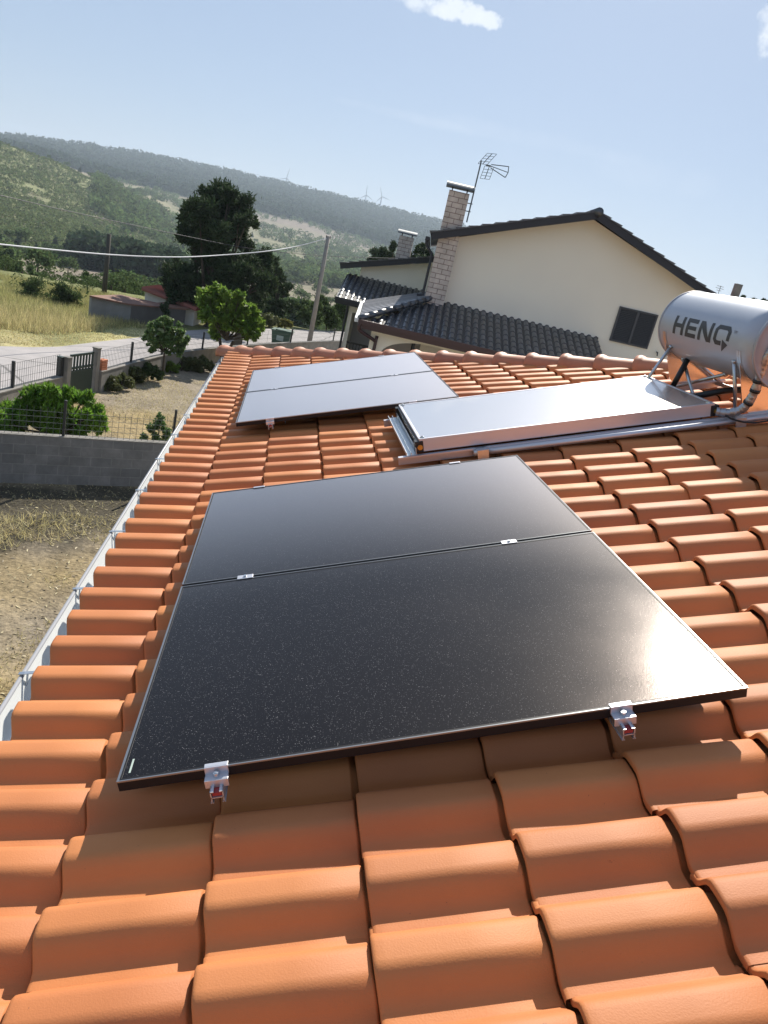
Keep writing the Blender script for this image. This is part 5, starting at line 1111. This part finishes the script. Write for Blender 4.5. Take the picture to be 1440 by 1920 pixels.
# ------------------------------------------------------------ hills: individual trees, scrub, far forest
def crown_mesh(seed, n, shape):
    rg = np.random.default_rng(seed); cl = []
    if shape == 'round':
        for _ in range(7): d = unit(rg.normal(size=3)); cl.append((np.array([0, 0, .62])+d*[.26, .26, .18], .20))
    else:
        for k_ in range(6): cl.append((np.array([rg.uniform(-.05, .05), rg.uniform(-.05, .05), .2+.13*k_]), .20-.030*k_))
    P_, d = clump_pts(cl, n, .5, .85); return P_
HT_ = []
for s_, shp in ((1, 'round'), (2, 'round'), (3, 'round'), (4, 'cone'), (5, 'cone')):
    P_ = crown_mesh(s_, 900, shp); V, F, rn = leafquads(P_, .085, .055); HT_.append((V, F, rn, shp))
protos = []
def hill_tree(i, pos, hgt, m_, label, grp, nm, cat, wide=1.1):
    V, F, rn, shp = HT_[i]; key = (i, m_.name)
    pr_ = next((p for p in protos if p[0] == key), None)
    if pr_ is None:
        t = thing(nm, label, cat, grp, loc=(0, 0, 0)); c = raw('crown', V, F, m_, t, rn, origin=(0, 0, 0)); mb = MB(); mb.tube([(0, 0, -.08), (.01, 0, .25), (0, 0, .6)], [.035, .028, .01], 5); tr_ = mb.build('trunk', M_bark, t, origin=(0, 0, 0)); protos.append((key, t)); o = t
    else:
        src = pr_[1]; o = src.copy(); link(o)
        for ch in src.children: c = ch.copy(); link(c); c.parent = o
        o['label'] = label; o['category'] = cat; o['group'] = grp
    o.location = tuple(pos); s = hgt; o.scale = (s*wide*random.uniform(.93, 1.05), s*wide*random.uniform(.93, 1.05), s); o.rotation_euler = (0, 0, random.uniform(0, 6.28)); return o
def terr1(a, r): x = CAM[0]+r*math.sin(math.radians(a)); y = CAM[1]+r*math.cos(math.radians(a)); return np.array([x, y, float(terr(x, y))-.2])
cnt = 0; tries = 0
while cnt < 270 and tries < 6000:
    tries += 1; a = random.uniform(-20, 11); r = math.exp(random.uniform(math.log(90), math.log(900)))
    inb = 100 < r < 235 and -18.5 < a < -7
    if inb and random.random() < .93: continue
    wB = a < -9 and 300 < r < 760
    if wB and random.random() < .75: continue
    p = terr1(a, r); 
    if float(fbm(np.array([p[0]]), np.array([p[1]]), 60, 77)[0]) < -.06: continue
    con = random.random() < .25
    cls = 'conifers' if con else 'trees'
    zone = 'valley floor' if r < 240 else ('near slope' if r < 480 else 'middle slope'); band = ('nearer ' if r < 145 else 'farther ') if r < 240 else ('lower ' if r < 340 else 'upper ') if r < 480 else ('lower ' if r < 680 else 'upper ')
    wide = random.choice((1.0, 1.4))
    hgt = random.uniform(3.5, 6.5)*(1 if r > 200 else .8)
    size = 'low' if hgt < 4.3 else ('tall' if hgt > 5.6 else 'mid-sized')
    where = 'under the left heath slope' if a < -16 else 'left of the wooden pole' if a < -13.2 else 'between wooden pole and shed' if a < -10.5 else 'left of the big pine' if a < -8 else 'behind the big pine' if a < -4 else 'between the pine and grey pole' if a < 1 else 'right of the grey pole' if a < 4.5 else 'right of the grey pole, farther along' if a < 7.5 else 'above the far wing roof'
    lab = size+(', broad' if wide > 1.2 else ', narrow')+(' dark conifer' if con else ' green tree')+' on the '+band+zone+', '+where
    hill_tree(random.choice((3, 4)) if con else random.choice((0, 1, 2)), p, hgt, L_forest if con else L_hill, lab, 'hillside '+cls+' on the '+zone, 'hill_conifer' if con else 'hill_tree', 'conifer' if con else 'tree', wide); cnt += 1
def scatter(n, a0, a1, r0, r1, keepf, size, quads, ql, qw, zoff=.3, tall=1.0):
    a = rng.uniform(a0, a1, n); r = np.exp(rng.uniform(math.log(r0), math.log(r1), n)); x = CAM[0]+r*np.sin(np.radians(a)); y = CAM[1]+r*np.cos(np.radians(a)); k = keepf(x, y, a, r); x, y, r = x[k], y[k], r[k]; z = terr(x, y); m_ = len(x)
    s = size(r)*(.6+.9*rng.random(m_)); P_ = np.repeat(np.c_[x, y, z+s*zoff*tall], quads, 0); sR = np.repeat(s, quads); P_ = P_+unit(rng.normal(size=P_.shape))*np.array([.42, .42, .40*tall])*sR[:, None]
    rn_t = np.repeat(rng.random(m_), quads); V, F, rn = leafquads(P_, ql*sR, qw*sR); return V, F, np.repeat(rn_t, 4)*.7+rn*.3
V, F, rn = scatter(26000, -22, -7, 240, 760, lambda x, y, a, r: fbm(x, y, 40, 15) > -.22, lambda r: .7+r*.0020, 6, .5, .35)
tag(raw('heath_scrub', V, F, L_hill2, None, rn, origin=(0, 0, 0)), 'low green heath scrub covering the left hillside', 'scrub', kind='stuff')
V, F, rn = scatter(15000, -20, 13, 110, 700, lambda x, y, a, r: (fbm(x, y, 35, 25) > np.where(r > 240, .05, -.02)) & ~((r > 96) & (r < 240) & (a > -18.5) & (a < -7)) & ((a > -9) | (r < 300)), lambda r: 1.1+r*.0035, 14, .34, .24)
tag(raw('valley_scrub', V, F, L_hill, None, rn, origin=(0, 0, 0)), 'bushes and undergrowth filling the valley below the hills', 'scrub', kind='stuff')
V, F, rn = scatter(10000, -14, 13, 420, 1450, lambda x, y, a, r: (fbm(x, y, 90, 35) > -.04) & (rng.random(len(x)) < .6), lambda r: 6.0+0*r, 34, .27, .20, .45)
tag(raw('slope_woodland', V, F, L_hill, None, rn, origin=(0, 0, 0)), 'scattered oak and chestnut woodland on the middle slopes', 'woodland', kind='stuff')
V, F, rn = scatter(230, -22, -8.5, 43, 60, lambda x, y, a, r: (fbm(x, y, 6, 55) > -.06) & ((a < -13.5) | (r > 50)), lambda r: 1.15+0*r, 120, .12, .06, .3)
tag(raw('field_edge_scrub', V, F, L_shrub, None, rn, origin=(0, 0, 0)), 'tangle of dark bushes along the far edge of the field', 'scrub', kind='stuff')
V, F, rn = scatter(3600, -15, -8, 150, 262, lambda x, y, a, r: (r > 228) | ((a > -11.5) & (r > 205)), lambda r: 5.5+0*r, 30, .26, .18, .5, 1.3)
tag(raw('pine_belt', V, F, L_forest, None, rn, origin=(0, 0, 0)), 'dark belt of pines behind the brown field', 'woodland', kind='stuff')
V, F, rn = scatter(24000, -23, 14, 1250, 2480, lambda x, y, a, r: (r > 1330+160*fbm(x, y, 200, 8)*4), lambda r: 11+0*r, 7, .5, .30, .5, 1.2)
tag(raw('ridge_forest', V, F, L_forest, None, rn, origin=(0, 0, 0)), 'dark conifer forest along the far ridge under the turbines', 'forest', kind='stuff')
# ------------------------------------------------------------ wind turbines
M_turb = mat('turbine_white', (.62, .64, .66), .5)
for (hx, hy, ph, lb) in ((538, 334, 80, 'leftmost wind turbine, alone on the ridge'), (687, 366, 95, 'middle wind turbine, left one of the close pair'), (716, 369, 110, 'rightmost wind turbine, right one of the close pair')):
    H_ = at(hx, hy, 2600); tb = thing('wind_turbine', lb, 'wind turbine', 'wind turbines on the ridge', loc=(H_[0], H_[1], H_[2]-70))
    mb = MB(); mb.tube([H_-np.array([0, 0, 85]), H_], [3.0, 2.0], 10); mb.build('tower', M_turb, tb, smooth=True)
    mb = MB(); mb.box(H_+Hb*2, Hh*1.6, Hb*5, (0, 0, 1.7)); mb.build('nacelle', M_turb, tb)
    hub = H_-Hb*4; mb = MB(); mb.tube([hub-Hb*2, hub+Hb*1], [.6, 1.8], 10); mb.build('hub', M_turb, tb)
    for k_ in range(3):
        an_ = math.radians(ph+120*k_); d_ = Hh*math.cos(an_)+np.array([0, 0, 1])*math.sin(an_); e_ = np.cross(d_, Hb); mb = MB()
        a0 = hub; a1 = hub+d_*8; a2 = hub+d_*31
        mb.hexa([a0-e_*.9-Hb*.4, a0+e_*.9-Hb*.4, a0+e_*.9+Hb*.4, a0-e_*.9+Hb*.4, a1-e_*.8-Hb*.3, a1+e_*1.7-Hb*.3, a1+e_*1.7+Hb*.3, a1-e_*.8+Hb*.3])
        mb.hexa([a1-e_*.8-Hb*.3, a1+e_*1.7-Hb*.3, a1+e_*1.7+Hb*.3, a1-e_*.8+Hb*.3, a2-e_*.25-Hb*.1, a2+e_*.25-Hb*.1, a2+e_*.25+Hb*.1, a2-e_*.25+Hb*.1]); mb.build('blade', M_turb, tb)
# ------------------------------------------------------------ distant house on the right skyline
dhD = 62; ridgeL = at(1330, 549, dhD); ridgeR = at(1470, 572, dhD+6)
dh = thing('distant_house', 'far tiled house whose roof line shows above the water tank', 'house', loc=(ridgeL[0]+5, ridgeL[1]+4, GZ))
zt_ = at(1380, 560, dhD)[2]; X0, Y0 = ridgeL[0]-2, ridgeL[1]
mb = MB(); sp_ = lambda a, b, c: (a, b, c); mb.span(sp_, (X0, Y0-3, GZ-.3), (X0+14, Y0+3, zt_-1.6)); mb.build('wall', M_plaster, dh)
mb = MB(); solid([(Y0-3.5, zt_-1.75), (Y0+3.5, zt_-1.75), (Y0+3.5, zt_-1.6), (Y0, zt_), (Y0-3.5, zt_-1.6)], lambda a, b, c: (c, a, b), X0-.4, X0+14.4, mb); mb.build('roof', M_brick, dh)
p = at(1377, 556, dhD); mb = MB(); mb.box(p+np.array([0, 0, .25]), (.22, 0, 0), (0, .22, 0), (0, 0, .65)); mb.build('chimney', M_conc, dh)
p = at(1345, 555, dhD); mb = MB(); mb.tube([p-np.array([0, 0, .6]), p+np.array([0, 0, .75])], .02, 5); 
for z_, w_ in ((.70, .30), (.55, .36), (.40, .22)): mb.tube([p+np.array([-w_, 0, z_]), p+np.array([w_, .1, z_])], .014, 4)
mb.build('antenna', M_dwire, dh)
for i, (x, r_, lb) in enumerate(((1393, 5, 'small tree top right of the distant chimney'), (1412, 6, 'rounder tree top at the right skyline'), (1432, 5, 'tree top closest to the right edge of the skyline'))):
    bush(x, 575, 75, [(x, 556+(x-1377)*.20, r_), (x-3, 562+(x-1377)*.2, r_)], lb, L_forest, 500, .25, .1)
# ------------------------------------------------------------ air
mb = MB(); mb.span(lambda a, b, c: (a, b, c), (-5300, -5300, -190), (5300, 5300, 240))
hz_ = mb.build('haze', M_black, None, origin=(0, 0, 0)); hz_.data.materials.clear()
hm = bpy.data.materials.new('haze_air'); hm.use_nodes = True; ht_ = hm.node_tree; ht_.nodes.clear(); ho = ht_.nodes.new('ShaderNodeOutputMaterial'); pv = ht_.nodes.new('ShaderNodeVolumePrincipled')
pv.inputs['Color'].default_value = (.72, .85, 1, 1); pv.inputs['Density'].default_value = .00020; pv.inputs['Anisotropy'].default_value = .2
ht_.links.new(pv.outputs[0], ho.inputs['Volume']); hz_.data.materials.append(hm); tag(hz_, 'thin bluish haze filling the air of the valley', 'haze', kind='stuff')
